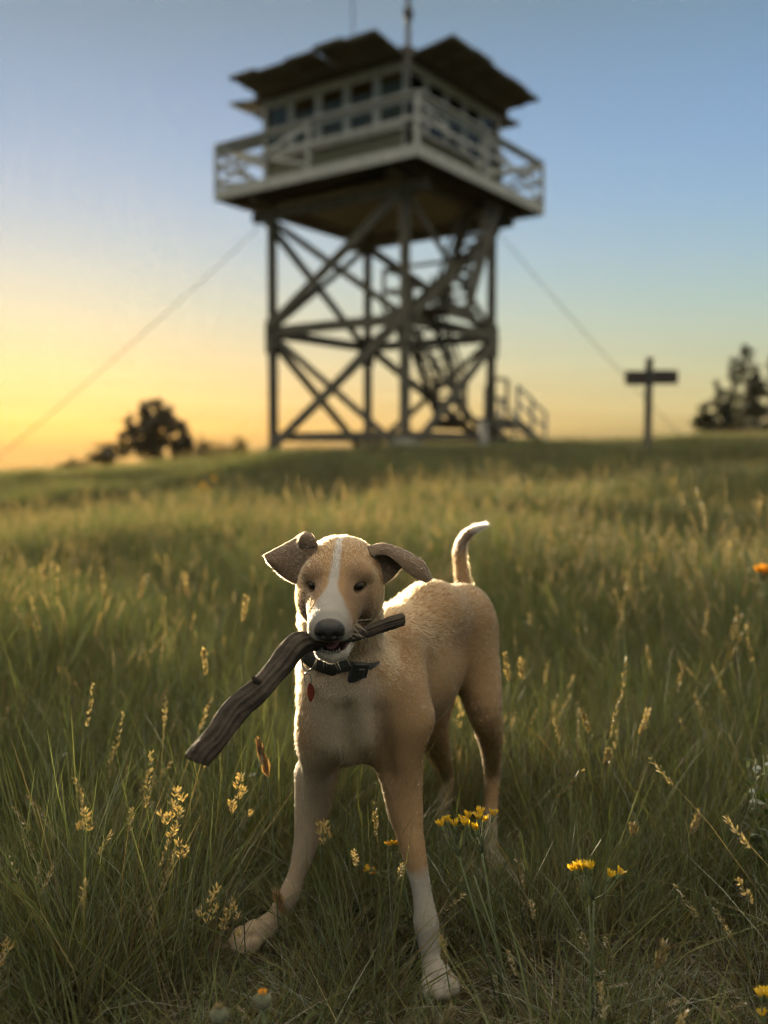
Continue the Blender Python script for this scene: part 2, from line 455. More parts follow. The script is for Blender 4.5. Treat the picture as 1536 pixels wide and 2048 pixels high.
# cab walls, windows, shutters
for fi, (a, b) in enumerate(faces):
    A = Vector((a[0] * CH, a[1] * CH, 0)); B = Vector((b[0] * CH, b[1] * CH, 0))
    out = Vector(((a[0] + b[0]) / 2, (a[1] + b[1]) / 2, 0)); dv = (B - A).normalized(); L = (B - A).length
    z0, z1 = Z_DECK, Z_SILL
    inn = .06
    m = MB()
    for k in range(5):
        zc = z0 + (k + .5) * (z1 - z0) / 5
        m.beam(A - out * inn + dv * inn + Vector((0, 0, zc)), B - out * inn - dv * inn + Vector((0, 0, zc)), .05, (z1 - z0) / 5 - .006)
    wall = m.build('cab_wall', M['wall'], tower)
    m = MB(); m.beam(A - out * .03 + Vector((0, 0, Z_SILL + .035)), B - out * .03 + Vector((0, 0, Z_SILL + .035)), .14, .07)
    m.beam(A - out * .05 + Vector((0, 0, Z_HEAD + .07)), B - out * .05 + Vector((0, 0, Z_HEAD + .07)), .10, .14)
    m.build('window_trim', M['white'], wall)
    n = 5
    w = L / n
    for k in range(n):
        c = A + dv * ((k + .5) * w) - out * .06
        f = MB()
        zz0, zz1 = Z_SILL + .07, Z_HEAD
        for s in (-1, 1):
            f.beam(c + dv * (s * (w / 2 - .05)) + Vector((0, 0, zz0)), c + dv * (s * (w / 2 - .05)) + Vector((0, 0, zz1)), .10, .06, out)
        f.beam(c + dv * (-w / 2 + .1) + Vector((0, 0, zz0 + .035)), c + dv * (w / 2 - .1) + Vector((0, 0, zz0 + .035)), .05, .07)
        f.beam(c + dv * (-w / 2 + .1) + Vector((0, 0, zz1 - .035)), c + dv * (w / 2 - .1) + Vector((0, 0, zz1 - .035)), .05, .07)
        f.beam(c + dv * (-w / 2 + .1) + Vector((0, 0, (zz0 + zz1) / 2)), c + dv * (w / 2 - .1) + Vector((0, 0, (zz0 + zz1) / 2)), .04, .05)
        wf = f.build('window', M['white'], wall)
        g = MB(); g.beam(c + dv * (-w / 2 + .1) + Vector((0, 0, (zz0 + zz1) / 2)) - out * .004, c + dv * (w / 2 - .1) + Vector((0, 0, (zz0 + zz1) / 2)) - out * .004, .006, zz1 - zz0 - .02)
        g.build('pane', M['glass'], wall)
    # propped shutters: one panel over each window
    for k in range(5):
        ln = 1.15 + (0.05, -.03, .02, .07, 0)[(k + fi * 2) % 5]
        tilt = R((4.0, 6.0, 3.0, 5.0, 4.0)[(k * 2 + fi) % 5]) + R(SH_TILT[fi])
        h0 = A + dv * (k * w + .012) + out * .03; h1 = A + dv * ((k + 1) * w - .012) + out * .03
        e = out * (math.cos(tilt) * ln) + Vector((0, 0, math.sin(tilt) * ln))
        zz = Vector((0, 0, Z_HEAD + .19))
        up = e.cross(dv).normalized()
        if up.z < 0: up = -up
        m = MB()
        m.add([h0 + zz, h1 + zz, h1 + e + zz, h0 + e + zz, h0 + zz + up * .035, h1 + zz + up * .035, h1 + e + zz + up * .035, h0 + e + zz + up * .035],
              [(3, 2, 1, 0), (4, 5, 6, 7), (0, 1, 5, 4), (1, 2, 6, 5), (2, 3, 7, 6), (3, 0, 4, 7)])
        for t in (.12, .55, .93):
            m.beam(h0 + e * t + zz - up * .0225 + dv * .02, h1 + e * t + zz - up * .0225 - dv * .02, .045, .1, e.normalized())
        sh = m.build('shutter', M['shutter'], tower)
# corner boards, floor, ceiling, furniture seen through the glass
for sx, sy in corners:
    m = MB()
    m.beam((sx * (CH - .04), sy * (CH - .04), Z_DECK), (sx * (CH - .04), sy * (CH - .04), Z_EAVE), .12, .12, (0, 1, 0))
    m.build('corner_board', M['white'], tower)
m = MB(); m.box((0, 0, Z_DECK + .01), (2 * CH - .26, 2 * CH - .26, .03)); m.build('cab_floor', M['interior'], tower)
m = MB(); m.box((0, 0, Z_EAVE + .02), (2 * CH - .1, 2 * CH - .1, .05)); m.build('ceiling', M['interior'], tower)
m = MB()
ov = CH + .16
m.add([(-ov, -ov, Z_EAVE + .22), (ov, -ov, Z_EAVE + .22), (ov, ov, Z_EAVE + .22), (-ov, ov, Z_EAVE + .22), (0, 0, Z_EAVE + 1.0),
       (-ov, -ov, Z_EAVE + .0), (ov, -ov, Z_EAVE + .0), (ov, ov, Z_EAVE + .0), (-ov, ov, Z_EAVE + .0)],
      [(0, 1, 4), (1, 2, 4), (2, 3, 4), (3, 0, 4), (5, 6, 1, 0), (6, 7, 2, 1), (7, 8, 3, 2), (8, 5, 0, 3)])
m.build('roof', M['roof'], tower)
m = MB()
m.box((0, 0, Z_DECK + .5), (.5, .5, .95)); m.tube([(0, 0, Z_DECK + .97), (0, 0, Z_DECK + 1.06)], .3, 16)
m.build('instrument_stand', M['interior'], tower)
m = MB(); m.box((1.3, 1.4, Z_DECK + .45), (1.1, .8, .85)); m.box((1.3, 1.75, Z_DECK + 1.2), (1.0, .3, .7)); m.build('cupboard', M['interior'], tower)
for (x, z, w, h, mm) in ((-1.75, 8.95, .42, .55, 'red_cloth'), (-1.2, 8.9, .2, .6, 'ochre_cloth'), (-.75, 8.95, .5, .5, 'red_cloth'), (.0, 8.9, .3, .5, 'ochre_cloth'), (.55, 8.95, .5, .5, 'red_cloth'), (1.3, 8.9, .5, .5, 'red_cloth')):
    m = MB()
    for q in range(6):
        m.box((x - w / 2 + (q + .5) * w / 6, -CH + .16 + (.012 if q % 2 else 0), z), (w / 6, .02, h))
    m.build('curtain', M[mm], tower)
M['blind'] = mat('cream_blind', (.34, .32, .255), .9, (.26, .245, .195), 6)
for k in range(5):
    c = -CH + (k + .5) * 2 * CH / 5
    zb_ = (9.16, 8.98, 9.10, 8.94, 9.18)[k]
    m = MB(); m.box((-CH + .15, c, (zb_ + 8.03) / 2), (.012, .66, zb_ - 8.03)); m.build('blind', M['blind'], tower)
    m = MB(); m.box((c, -CH + .15, (zb_ - .06 + 8.03) / 2), (.66, .012, zb_ - 8.09)); m.build('blind', M['blind'], tower)
m = MB(); m.box((-CH + .2, .95, 8.35), (.05, .5, .75)); m.build('curtain', M['red_cloth'], tower)

# mast at the near corner and the thin whip aerial on the roof
px, py = -CH - .10, -CH - .10
m = MB(); m.tube([(px, py, Z_DECK), (px, py, 10.2)], .062, 10)
mast = m.build('antenna_mast', M['metal'], tower, True)
m = MB(); m.tube([(px, py, 10.15), (px, py, 10.25), (px, py, 10.4), (px, py, 10.5)], [.06, .11, .11, .055], 12); m.build('coupling', M['metal'], mast, True)
m = MB(); m.tube([(px, py, 10.45), (px, py, 13.6)], [.05, .035], 8); m.build('aerial', M['metal'], mast, True)
m = MB(); m.tube([(-1.75, -.35, Z_EAVE + .1), (-1.75, -.35, 13.4)], [.018, .012], 6); m.build('whip_aerial', M['metal'], tower)

# stairs
def flight(a, b, width, n, rail=True, side=(0, 1, 0)):
    a, b = Vector(a), Vector(b); s = Vector(side) * (width / 2)
    m = MB()
    for k in (-1, 1):
        m.beam(a + s * k, b + s * k, .05, .25)
    st = m.build('stair_flight', M['timber'], tower)
    d = (b - a); h = Vector((d.x, d.y, 0)).normalized()
    for k in range(n):
        p = a + d * ((k + .6) / n)
        m = MB(); m.beam(p - s * .93, p + s * .93, .25, .04); m.build('tread', M['timber'], st)
    if rail:
        for k in (-1, 1):
            m = MB()
            for zz in (.5, .92):
                m.beam(a + s * k + Vector((0, 0, zz)), b + s * k + Vector((0, 0, zz)), .04, .08)
            for t in (0.02, .5, .98):
                q = a + s * k + d * t
                m.beam(q, q + Vector((0, 0, .92)), .07, .07, (0, 1, 0))
            m.build('handrail', M['timber'] if not rail == 'white' else M['white'], st)
def landing(c, sx, sy, rails):
    m = MB(); m.box(c, (sx, sy, .06))
    for k in (-1, 1):
        m.box((c[0], c[1] + k * (sy / 2 - .05), c[2] - .13), (sx, .06, .2))
    ld = m.build('landing', M['timber'], tower)
    m = MB()
    c = Vector(c)
    for (p, q) in rails:
        p = c + Vector((p[0] * sx / 2, p[1] * sy / 2, 0)); q = c + Vector((q[0] * sx / 2, q[1] * sy / 2, 0))
        for zz in (.5, 1.0):
            m.beam(p + Vector((0, 0, zz)), q + Vector((0, 0, zz)), .04, .08)
        for e in (p, q):
            m.beam(e, e + Vector((0, 0, 1.02)), .07, .07, (0, 1, 0))
    m.build('handrail', M['timber'], ld)
gA = gz(*tl(3.75, -2.3))
landing((1.45, -1.85, 1.62), 1.15, 1.75, [((-1, 1), (1, 1)), ((-1, -1), (.2, -1))])
flight((3.75, -2.3, gA + .05), (2.02, -2.3, 1.58), .95, 5, 'white')
flight((.9, -1.5, 1.66), (-.75, -1.5, 4.02), .85, 11)
landing((-.85, -1.95, 4.08), 1.2, 1.85, [((-1, -1), (-1, 1)), ((-1, 1), (1, 1))])
flight((-.25, -2.2, 4.12), (1.4, -2.2, Z_DECK - .06), .8, 13)

# guy cables
def guy(a, b):
    a, b = Vector(a), Vector(b)
    pts = [a.lerp(b, t) - Vector((0, 0, .9 * t * (1 - t) * .6)) for t in np.linspace(0, 1, 14)]
    m = MB(); m.tube(pts, .011, 6)
    o = m.build('guy_cable', M['wire'], tower)
def tw(p):     # world -> tower local
    x, y = p[0] - TX, p[1] - TY
    return Vector((x * _cr + y * _sr, -x * _sr + y * _cr, p[2]))
guy((-TH, TH, Z_GIRD), tw(P(-120, 1010, 21.0)))
guy((TH, -TH, Z_GIRD), tw(P(1395, 905, 25.5)))
# ------------------------------------------------------------------ trail sign, marker post
M['sign'] = mat('sign_board', (.05, .04, .032), .8, (.03, .023, .018), 6, 6, (1, .2, 1), .3)
sp = P(1295, 905, 16.5)
sgz = gz(sp.x, sp.y)
sign = empty('trail_sign', (sp.x, sp.y, sgz), R(4))
tag(sign, 'dark wooden trail sign on one post standing in the grass right of the tower', 'sign')
top = P(1295, 716, 16.5).z - sgz
zb = P(1295, 757, 16.5).z - sgz
m = MB(); m.box((0, 0, top / 2 - .15), (.115, .115, top + .3)); m.build('post', M['timber'], sign, bevel=.01)
m = MB(); m.box((-.26, -.078, zb - .005), (.4, .04, .25)); b = m.build('sign_board', M['sign'], sign, bevel=.006)
m = MB(); m.box((.28, -.078, zb + .012), (.44, .04, .25)); m.build('sign_board', M['sign'], sign, bevel=.006)
m = MB()
m.box((0, -.077, zb), (.12, .036, .22))
for s in (-1, 1):
    m.tube([(s * .03, -.10, zb + .06), (s * .03, -.094, zb + .06)], .012, 8); m.tube([(s * .03, -.10, zb - .06), (s * .03, -.094, zb - .06)], .012, 8)
m.build('bracket', M['metal'], sign)

mp_ = P(967, 905, 21.0)
mz = gz(mp_.x, mp_.y)
post = empty('marker_post', (mp_.x, mp_.y, mz))
tag(post, 'short pale grey post in front of the right leg of the tower', 'post')
m = MB(); m.box((0, 0, .26), (.20, .20, .9)); m.build('shaft', M['concrete'], post, bevel=.02)
m = MB(); m.box((0, 0, .73), (.24, .24, .05)); m.build('cap', M['concrete'], post, bevel=.01)

# ------------------------------------------------------------------ trees and shrubs
M['needle'] = leaf_mat('conifer_needles', trans=.3)
M['shrub_leaf'] = leaf_mat('shrub_leaves', trans=.45)
M['bark'] = mat('bark', (.09, .06, .04), .95, (.04, .028, .02), 25, 6, (1, 1, .2), .5)

def leaf_cloud(pts, size, seed, cols, elong=1.0, updir=None):
    """one small folded leaf face at each point; returns v, f, tint"""
    r = np.random.default_rng(seed)
    n = len(pts)
    a = r.normal(size=(n, 3)); a /= np.linalg.norm(a, axis=1)[:, None]
    if updir is not None:
        a = a * .6 + updir; a /= np.linalg.norm(a, axis=1)[:, None]
    b = np.cross(a, r.normal(size=(n, 3))); b /= np.linalg.norm(b, axis=1)[:, None]
    s = size * r.uniform(.6, 1.4, (n, 1))
    v = np.stack([pts - a * s * elong * .5, pts + b * s * .35, pts + a * s * elong * .6, pts - b * s * .35], 1).reshape(-1, 3)
    f = np.arange(n * 4).reshape(-1, 4)
    c = np.asarray(cols)[r.integers(0, len(cols), n)] * r.uniform(.7, 1.3, (n, 1))
    c = np.concatenate([c, np.ones((n, 1))], 1)
    return v, f, np.repeat(c, 4, 0)

def conifer(x, y, h, w, seed, label, base=None, dens=1.0, lean=0.0):
    z = gz(x, y) if base is None else base
    r = np.random.default_rng(seed)
    t = empty('conifer_tree', (x, y, z))
    tag(t, label, 'tree', 'conifers at the right edge of the hilltop')
    m = MB()
    m.tube([(0, 0, -.1), (lean * .3, 0, h * .4), (lean, 0, h * .97)], [.055 * h / 3 + .02, .04 * h / 3, .008], 7)
    m.build('trunk', M['bark'], t, True)
    m = MB(); pts = []; ups = []
    zz = h * .05
    while zz < h * .97:
        f = zz / h
        ln = w * (1 - f) ** .75 * r.uniform(.55, 1.2) + .06
        az = r.uniform(0, 2 * math.pi)
        dr = np.array([math.cos(az), math.sin(az), 0])
        droop = -.25 + .9 * f * f + r.uniform(-.15, .15)
        o = np.array([lean * f, 0, zz])
        e = o + dr * ln + np.array([0, 0, ln * droop])
        md = (o + e) / 2 + np.array([0, 0, .06 * ln])
        m.tube([o, md, e], [.012 + .008 * (1 - f), .009, .004], 4, cap=False)
        k = int(55 * dens * (.35 + ln))
        tt = r.uniform(.12, 1.05, k) ** .8
        p = o + (e - o) * tt[:, None] + r.normal(size=(k, 3)) * np.array([.07, .07, .045]) * (.4 + 1.1 * ln)
        pts.append(p); ups.append(np.repeat((dr * .7 + np.array([0, 0, .5]))[None], k, 0))
        zz += r.uniform(.018, .05) * h / 3.0 * 1.3
    m.build('branch', M['bark'], t)
    p = np.concatenate(pts)
    v, f, c = leaf_cloud(p, .085, seed + 5, [(.02, .028, .012), (.03, .035, .015), (.04, .034, .018)], 1.5, np.concatenate(ups))
    link('crown', np_mesh('crown', v, f, [M['needle']], attrs={'tint': c}), t)

def shrub(name, x, y, h, w, seed, label, cat, group, cols, n=5000, leaf=.06, gap=.45, base=None, top=1.6, dome=False):
    """several stems from the base with leaf clumps round their upper parts"""
    z = gz(x, y) if base is None else base
    r = np.random.default_rng(seed)
    t = empty(name, (x, y, z))
    tag(t, label, cat, group)
    m = MB(); cl = []
    ns = 16
    for k in range(170 if dome else 0):
        rr = r.uniform(0, 1) ** .5; az = r.uniform(0, 2 * math.pi)
        zt_k = h * (.96 - .5 * rr ** 2.6) * r.uniform(.94, 1.0)
        cl.append((np.array([math.cos(az) * rr * w * .47, math.sin(az) * rr * w * .47, zt_k * r.uniform(.25, 1) ** .5]), w * r.uniform(.045, .085)))
    for k in range(ns):
        az = r.uniform(0, 2 * math.pi); rr = w * .5 * r.uniform(.1, .85)
        hh = h * r.uniform(.62, .9) if dome else h * r.uniform(.72, 1.0)
        hh = hh * (1 - .45 * (rr / (w * .5)) ** top)
        e = np.array([math.cos(az) * rr, math.sin(az) * rr, hh])
        mid = e * np.array([.35, .35, .55])
        m.tube([(0, 0, -.08), mid, e], [.03 + .012 * h, .02 + .006 * h, .006], 5)
        for q in range(6):
            f = r.uniform(.12, 1)
            b0 = mid * (1 - f) + e * f
            d = r.normal(size=3) * w * .22; d[2] = abs(d[2]) * .4
            m.tube([b0, b0 + d * .5, b0 + d], [.012, .008, .004], 4, cap=False)
            if dome: continue
            cl.append((b0 + d, w * r.uniform(.08, .17))); cl.append((b0 + d * .5, w * r.uniform(.06, .13)))
        if not dome: cl.append((e, w * r.uniform(.07, .12)))
    m.build('trunk', M['bark'], t)
    per = n // len(cl)
    pts = []
    for c, s in cl:
        if r.random() < gap * .3: continue
        k = int(per * r.uniform(.5, 1.5))
        u = r.normal(size=(k, 3)); u /= np.linalg.norm(u, axis=1)[:, None]
        p = c + u * s * (r.uniform(0, 1, (k, 1)) ** .45) * np.array([1, 1, .85])
        pts.append(p)
    p = np.concatenate(pts); p = p[p[:, 2] > .03]
    v, f, c = leaf_cloud(p, leaf, seed + 3, cols)
    link('crown', np_mesh('crown', v, f, [M['shrub_leaf']], attrs={'tint': c}), t)

dark_g = [(.042, .038, .018), (.055, .046, .022), (.058, .044, .024)]
warm_g = [(.09, .075, .03), (.07, .06, .025), (.11, .085, .035)]
def at(px, d):
    p = P(px, 905, d); return p.x, p.y
def top_h(px, py, d):
    p = P(px, py, d); return p.z - gz(p.x, p.y)
x, y = at(312, 40); zt_ = P(312, 792, 40).z
shrub('juniper_tree', x, y, (zt_ - gz(x, y)) * 1.03, 3.3, 11, 'round dark bushy tree alone on the skyline left of the tower', 'tree', None, dark_g, 26000, .09, .25, dome=True)
for (px, py, d, w, sd_, lab) in ((215, 880, 34, 1.2, 21, 'hazy pale shrub at the foot of the round tree, on its left'),
                                 (405, 868, 42, 1.3, 22, 'thin low shrub just right of the round tree'),
                                 (478, 862, 44, 1.0, 23, 'small pointed shrub close to the left leg of the tower'),
                                 (440, 884, 38, 1.6, 24, 'low spreading shrub between the round tree and the tower'),
                                 (148, 920, 34, 1.2, 25, 'lowest shrub, near the left end of the skyline')):
    x, y = at(px, d); hh = P(px, py, d).z - gz(x, y)
    shrub('shrub', x, y, hh, w, sd_, lab, 'shrub', 'shrubs along the left skyline', warm_g, 3200, .08, .6, top=1.0)
for (px, py, d, w, sd_, lab) in ((1487, 688, 44, 1.25, 31, 'tallest dark spire shaped conifer right of the sign'),
                                 (1462, 712, 47, .75, 32, 'slim conifer close against the left of the tallest spire'),
                                 (1433, 758, 46, .8, 33, 'slender sparse conifer left of the tallest spire'),
                                 (1508, 742, 42, .9, 34, 'conifer just right of the tallest spire and a little shorter'),
                                 (1548, 694, 40, 1.0, 35, 'conifer cut off by the right edge of the picture'),
                                 (1408, 806, 41, .95, 36, 'low bushy young conifer nearest the sign'),
                                 (1452, 800, 40, .8, 37, 'short young conifer at the foot of the tallest spire')):
    x, y = at(px, d); hh = P(px, py, d).z - gz(x, y)
    conifer(x, y, hh, w, sd_, lab, dens=2.2)
# ------------------------------------------------------------------ grass (one stuff object that draws tufts over the hilltop)
M['blade'] = leaf_mat('grass_blade', trans=.5, rand=.3)
M['seed'] = leaf_mat('seed_head', trans=.55, rand=.2)
GREEN = np.array([(.100, .138, .044), (.118, .152, .056), (.102, .136, .066), (.142, .160, .058), (.088, .120, .048)])
STRAW = np.array([(.22, .175, .085), (.18, .14, .068), (.26, .21, .115), (.15, .118, .058)])
BROWN = np.array([(.105, .075, .036), (.080, .056, .028), (.13, .10, .05)])

class Tuft:
    def __init__(self, seed):
        self.r = np.random.default_rng(seed); self.v = []; self.f = []; self.c = []; self.n = 0
    def ribbon(self, pts, wid, col0, col1):
        """pts (m,k,3) m ribbons of k points, wid (m,k), colours (m,3) at base and tip"""
        m, k, _ = pts.shape
        r = self.r
        t = pts[:, -1] - pts[:, 0]
        s = np.cross(t, r.normal(size=(m, 3))); s[:, 2] *= .3; s /= np.linalg.norm(s, axis=1)[:, None] + 1e-9
        a = pts - s[:, None] * wid[..., None] / 2; b = pts + s[:, None] * wid[..., None] / 2
        v = np.stack([a, b], 2).reshape(m, 2 * k, 3)
        i = np.arange(k - 1) * 2
        q = np.stack([i, i + 1, i + 3, i + 2], 1)
        f = (q[None] + (np.arange(m) * 2 * k)[:, None, None]).reshape(-1, 4) + self.n
        g = np.linspace(0, 1, k)[None, :, None]
        c = col0[:, None] * (1 - g) + col1[:, None] * g
        self.v.append(v.reshape(-1, 3)); self.f.append(f); self.c.append(np.repeat(c, 2, 1).reshape(-1, 3)); self.n += m * 2 * k
    def blades(self, m, h, spread, width, pal0, pal1, lean=.5, curl=.5, k=5, base=None, flat=0.0):
        r = self.r
        az = r.uniform(0, 2 * np.pi, m); rad = spread * np.sqrt(r.uniform(0, 1, m))
        b = np.stack([np.cos(az) * rad, np.sin(az) * rad, np.full(m, -.01)], 1)
        if base is not None: b = b + base
        H_ = r.uniform(h[0], h[1], m)
        az2 = az + r.normal(0, 1.0, m)
        d = np.stack([np.cos(az2), np.sin(az2), np.zeros(m)], 1)
        L = H_ * lean * r.uniform(.15, 1.1, m); C_ = H_ * curl * r.uniform(0, 1, m) ** 1.5
        t = np.linspace(0, 1, k)[None, :, None]
        up = np.array([0, 0, 1.])
        p = b[:, None] + up * (H_[:, None, None] * (t - .35 * (C_ / H_)[:, None, None] * t ** 2.5) * (1 - flat)) + d[:, None] * (L[:, None, None] * t + C_[:, None, None] * t ** 2.4)
        p = p + r.normal(size=(m, 1, 3)) * 0 + np.cumsum(r.normal(0, .006, (m, k, 3)), 1) * H_[:, None, None] * 2
        w = width * r.uniform(.6, 1.35, (m, 1)) * np.array([.8, 1, .9, .6, .12])[None, :k] if k == 5 else width * np.linspace(1, .15, k)[None] * np.ones((m, 1))
        c0 = pal0[r.integers(0, len(pal0), m)] * r.uniform(.75, 1.2, (m, 1)); c1 = pal1[r.integers(0, len(pal1), m)] * r.uniform(.8, 1.25, (m, 1))
        self.ribbon(p, w, c0, c1)
        return p
    def spike(self, a, b, n, wid, size, pal, branch=0.0):
        """a seed head between a and b: little husks round the axis"""
        r = self.r; a = np.array(a); b = np.array(b)
        ax = (b - a); L = np.linalg.norm(ax); ax = ax / L
        t = r.uniform(0, 1, n)
        az = r.uniform(0, 2 * np.pi, n)
        u = np.cross(ax, [1, .3, .2]); u /= np.linalg.norm(u); w = np.cross(ax, u)
        rd = np.cos(az)[:, None] * u + np.sin(az)[:, None] * w
        prof = np.sin(np.pi * np.clip(t * .92 + .06, 0, 1)) ** .7
        o = a + ax * (t * L)[:, None] + rd * (wid * prof * r.uniform(.2, 1, n))[:, None]
        d = ax * .8 + rd * (.45 + branch); d /= np.linalg.norm(d, axis=1)[:, None]
        s = size * r.uniform(.6, 1.3, (n, 1))
        p = np.stack([o, o + d * s * .5, o + d * s], 1)
        ww = s * np.array([[.16, .42, .05]])
        c = pal[r.integers(0, len(pal), n)] * r.uniform(.8, 1.25, (n, 1))
        self.ribbon(p, ww, c, c)
    def mesh(self, name, mat_):
        v = np.concatenate(self.v); f = np.concatenate(self.f); c = np.concatenate(self.c)
        return np_mesh(name, v, f, [mat_], False, {'tint': np.concatenate([c, np.ones((len(c), 1))], 1)})

tufts = []
def keep(t):
    o = bpy.data.objects.new('grass_tuft_%02d' % len(tufts), t.mesh('grass_tuft', M['blade']))
    tufts.append(o)
for s in range(4):                       # 0-3 green bunch grass
    t = Tuft(100 + s); t.blades(46, (.13, .30), .035, .0021, BROWN, GREEN, .40, .34); t.blades(18, (.07, .17), .06, .0017, BROWN, GREEN, .9, .8); t.blades(7, (.10, .24), .04, .0016, BROWN, STRAW, .7, .6); keep(t)
for s in range(2):                       # 4-5 short turf
    t = Tuft(120 + s); t.blades(60, (.04, .12), .10, .0016, BROWN, GREEN, .8, .8); t.blades(26, (.03, .10), .10, .0014, BROWN, STRAW, .9, .9); keep(t)
for s in range(3):                       # 6-8 dead thatch, lying
    t = Tuft(140 + s); t.blades(70, (.08, .20), .11, .0014, BROWN, BROWN * 1.3, 1.3, .9, flat=.82); t.blades(24, (.03, .09), .11, .0014, BROWN, STRAW * .8, 1.2, .9, flat=.3); keep(t)
for s in range(3):                       # 9-11 flowering stalks with seed heads
    t = Tuft(160 + s); p = t.blades(6, (.24, .40), .045, .0015, BROWN, STRAW, .32, .25)
    for q in p:
        e = q[-1]; d = q[-1] - q[-3]; d /= np.linalg.norm(d); L = t.r.uniform(.035, .075)
        t.spike(e - d * L * .8, e + d * L * .3, 58, .0024, .0056, STRAW * 1.2, .05)
    t.blades(22, (.12, .26), .04, .0019, BROWN, GREEN, .5, .4); keep(t)
for s in range(2):                       # 12-13 straw clumps
    t = Tuft(180 + s); t.blades(40, (.12, .28), .04, .0017, BROWN, STRAW, .5, .4); t.blades(16, (.1, .22), .05, .0018, BROWN, GREEN, .7, .6); keep(t)
def forb(t, stems, h, leaf, col):
    r = t.r
    for k in range(stems):
        az = r.uniform(0, 6.28); hh = r.uniform(*h); ln = hh * r.uniform(.1, .5)
        e = np.array([np.cos(az) * ln, np.sin(az) * ln, hh])
        tt = np.linspace(0, 1, 5)[:, None]
        p = (np.array([0, 0, -.01]) + e * tt)[None]
        t.ribbon(p, np.full((1, 5), .0018), col[:1] * .8, col[:1])
        n = 12
        o = e * r.uniform(.2, 1, (n, 1)); d = r.normal(size=(n, 3)); d[:, 2] = np.abs(d[:, 2]) * .8 + .2; d /= np.linalg.norm(d, axis=1)[:, None]
        s = leaf * r.uniform(.6, 1.3, (n, 1))
        p = np.stack([o, o + d * s * .4, o + d * s * .8 - [0, 0, .002], o + d * s - [0, 0, .004]], 1)
        c = col[r.integers(0, len(col), n)] * r.uniform(.8, 1.2, (n, 1))
        t.ribbon(p, s * np.array([[.08, .34, .26, .03]]), c, c)
        yield e
for s in range(2):                       # 14-15 leafy herbs
    t = Tuft(200 + s)
    for e in forb(t, 7, (.08, .2), .03, np.array([(.07, .10, .03), (.06, .085, .03), (.09, .11, .04)])): pass
    keep(t)
t = Tuft(220)                            # 16 yellow flowering herb of the far meadow
for e in forb(t, 7, (.16, .30), .025, np.array([(.05, .07, .025)])):
    for q in range(4):
        t.spike(e + t.r.normal(0, .012, 3), e + t.r.normal(0, .012, 3) + [0, 0, .012], 14, .004, .010, np.array([(.55, .36, .03), (.6, .30, .02)]), .4)
keep(t)
tuft_col = bpy.data.collections.new('grass_tufts')      # not linked to the scene: only drawn through the grass object
for o in tufts: tuft_col.objects.link(o)

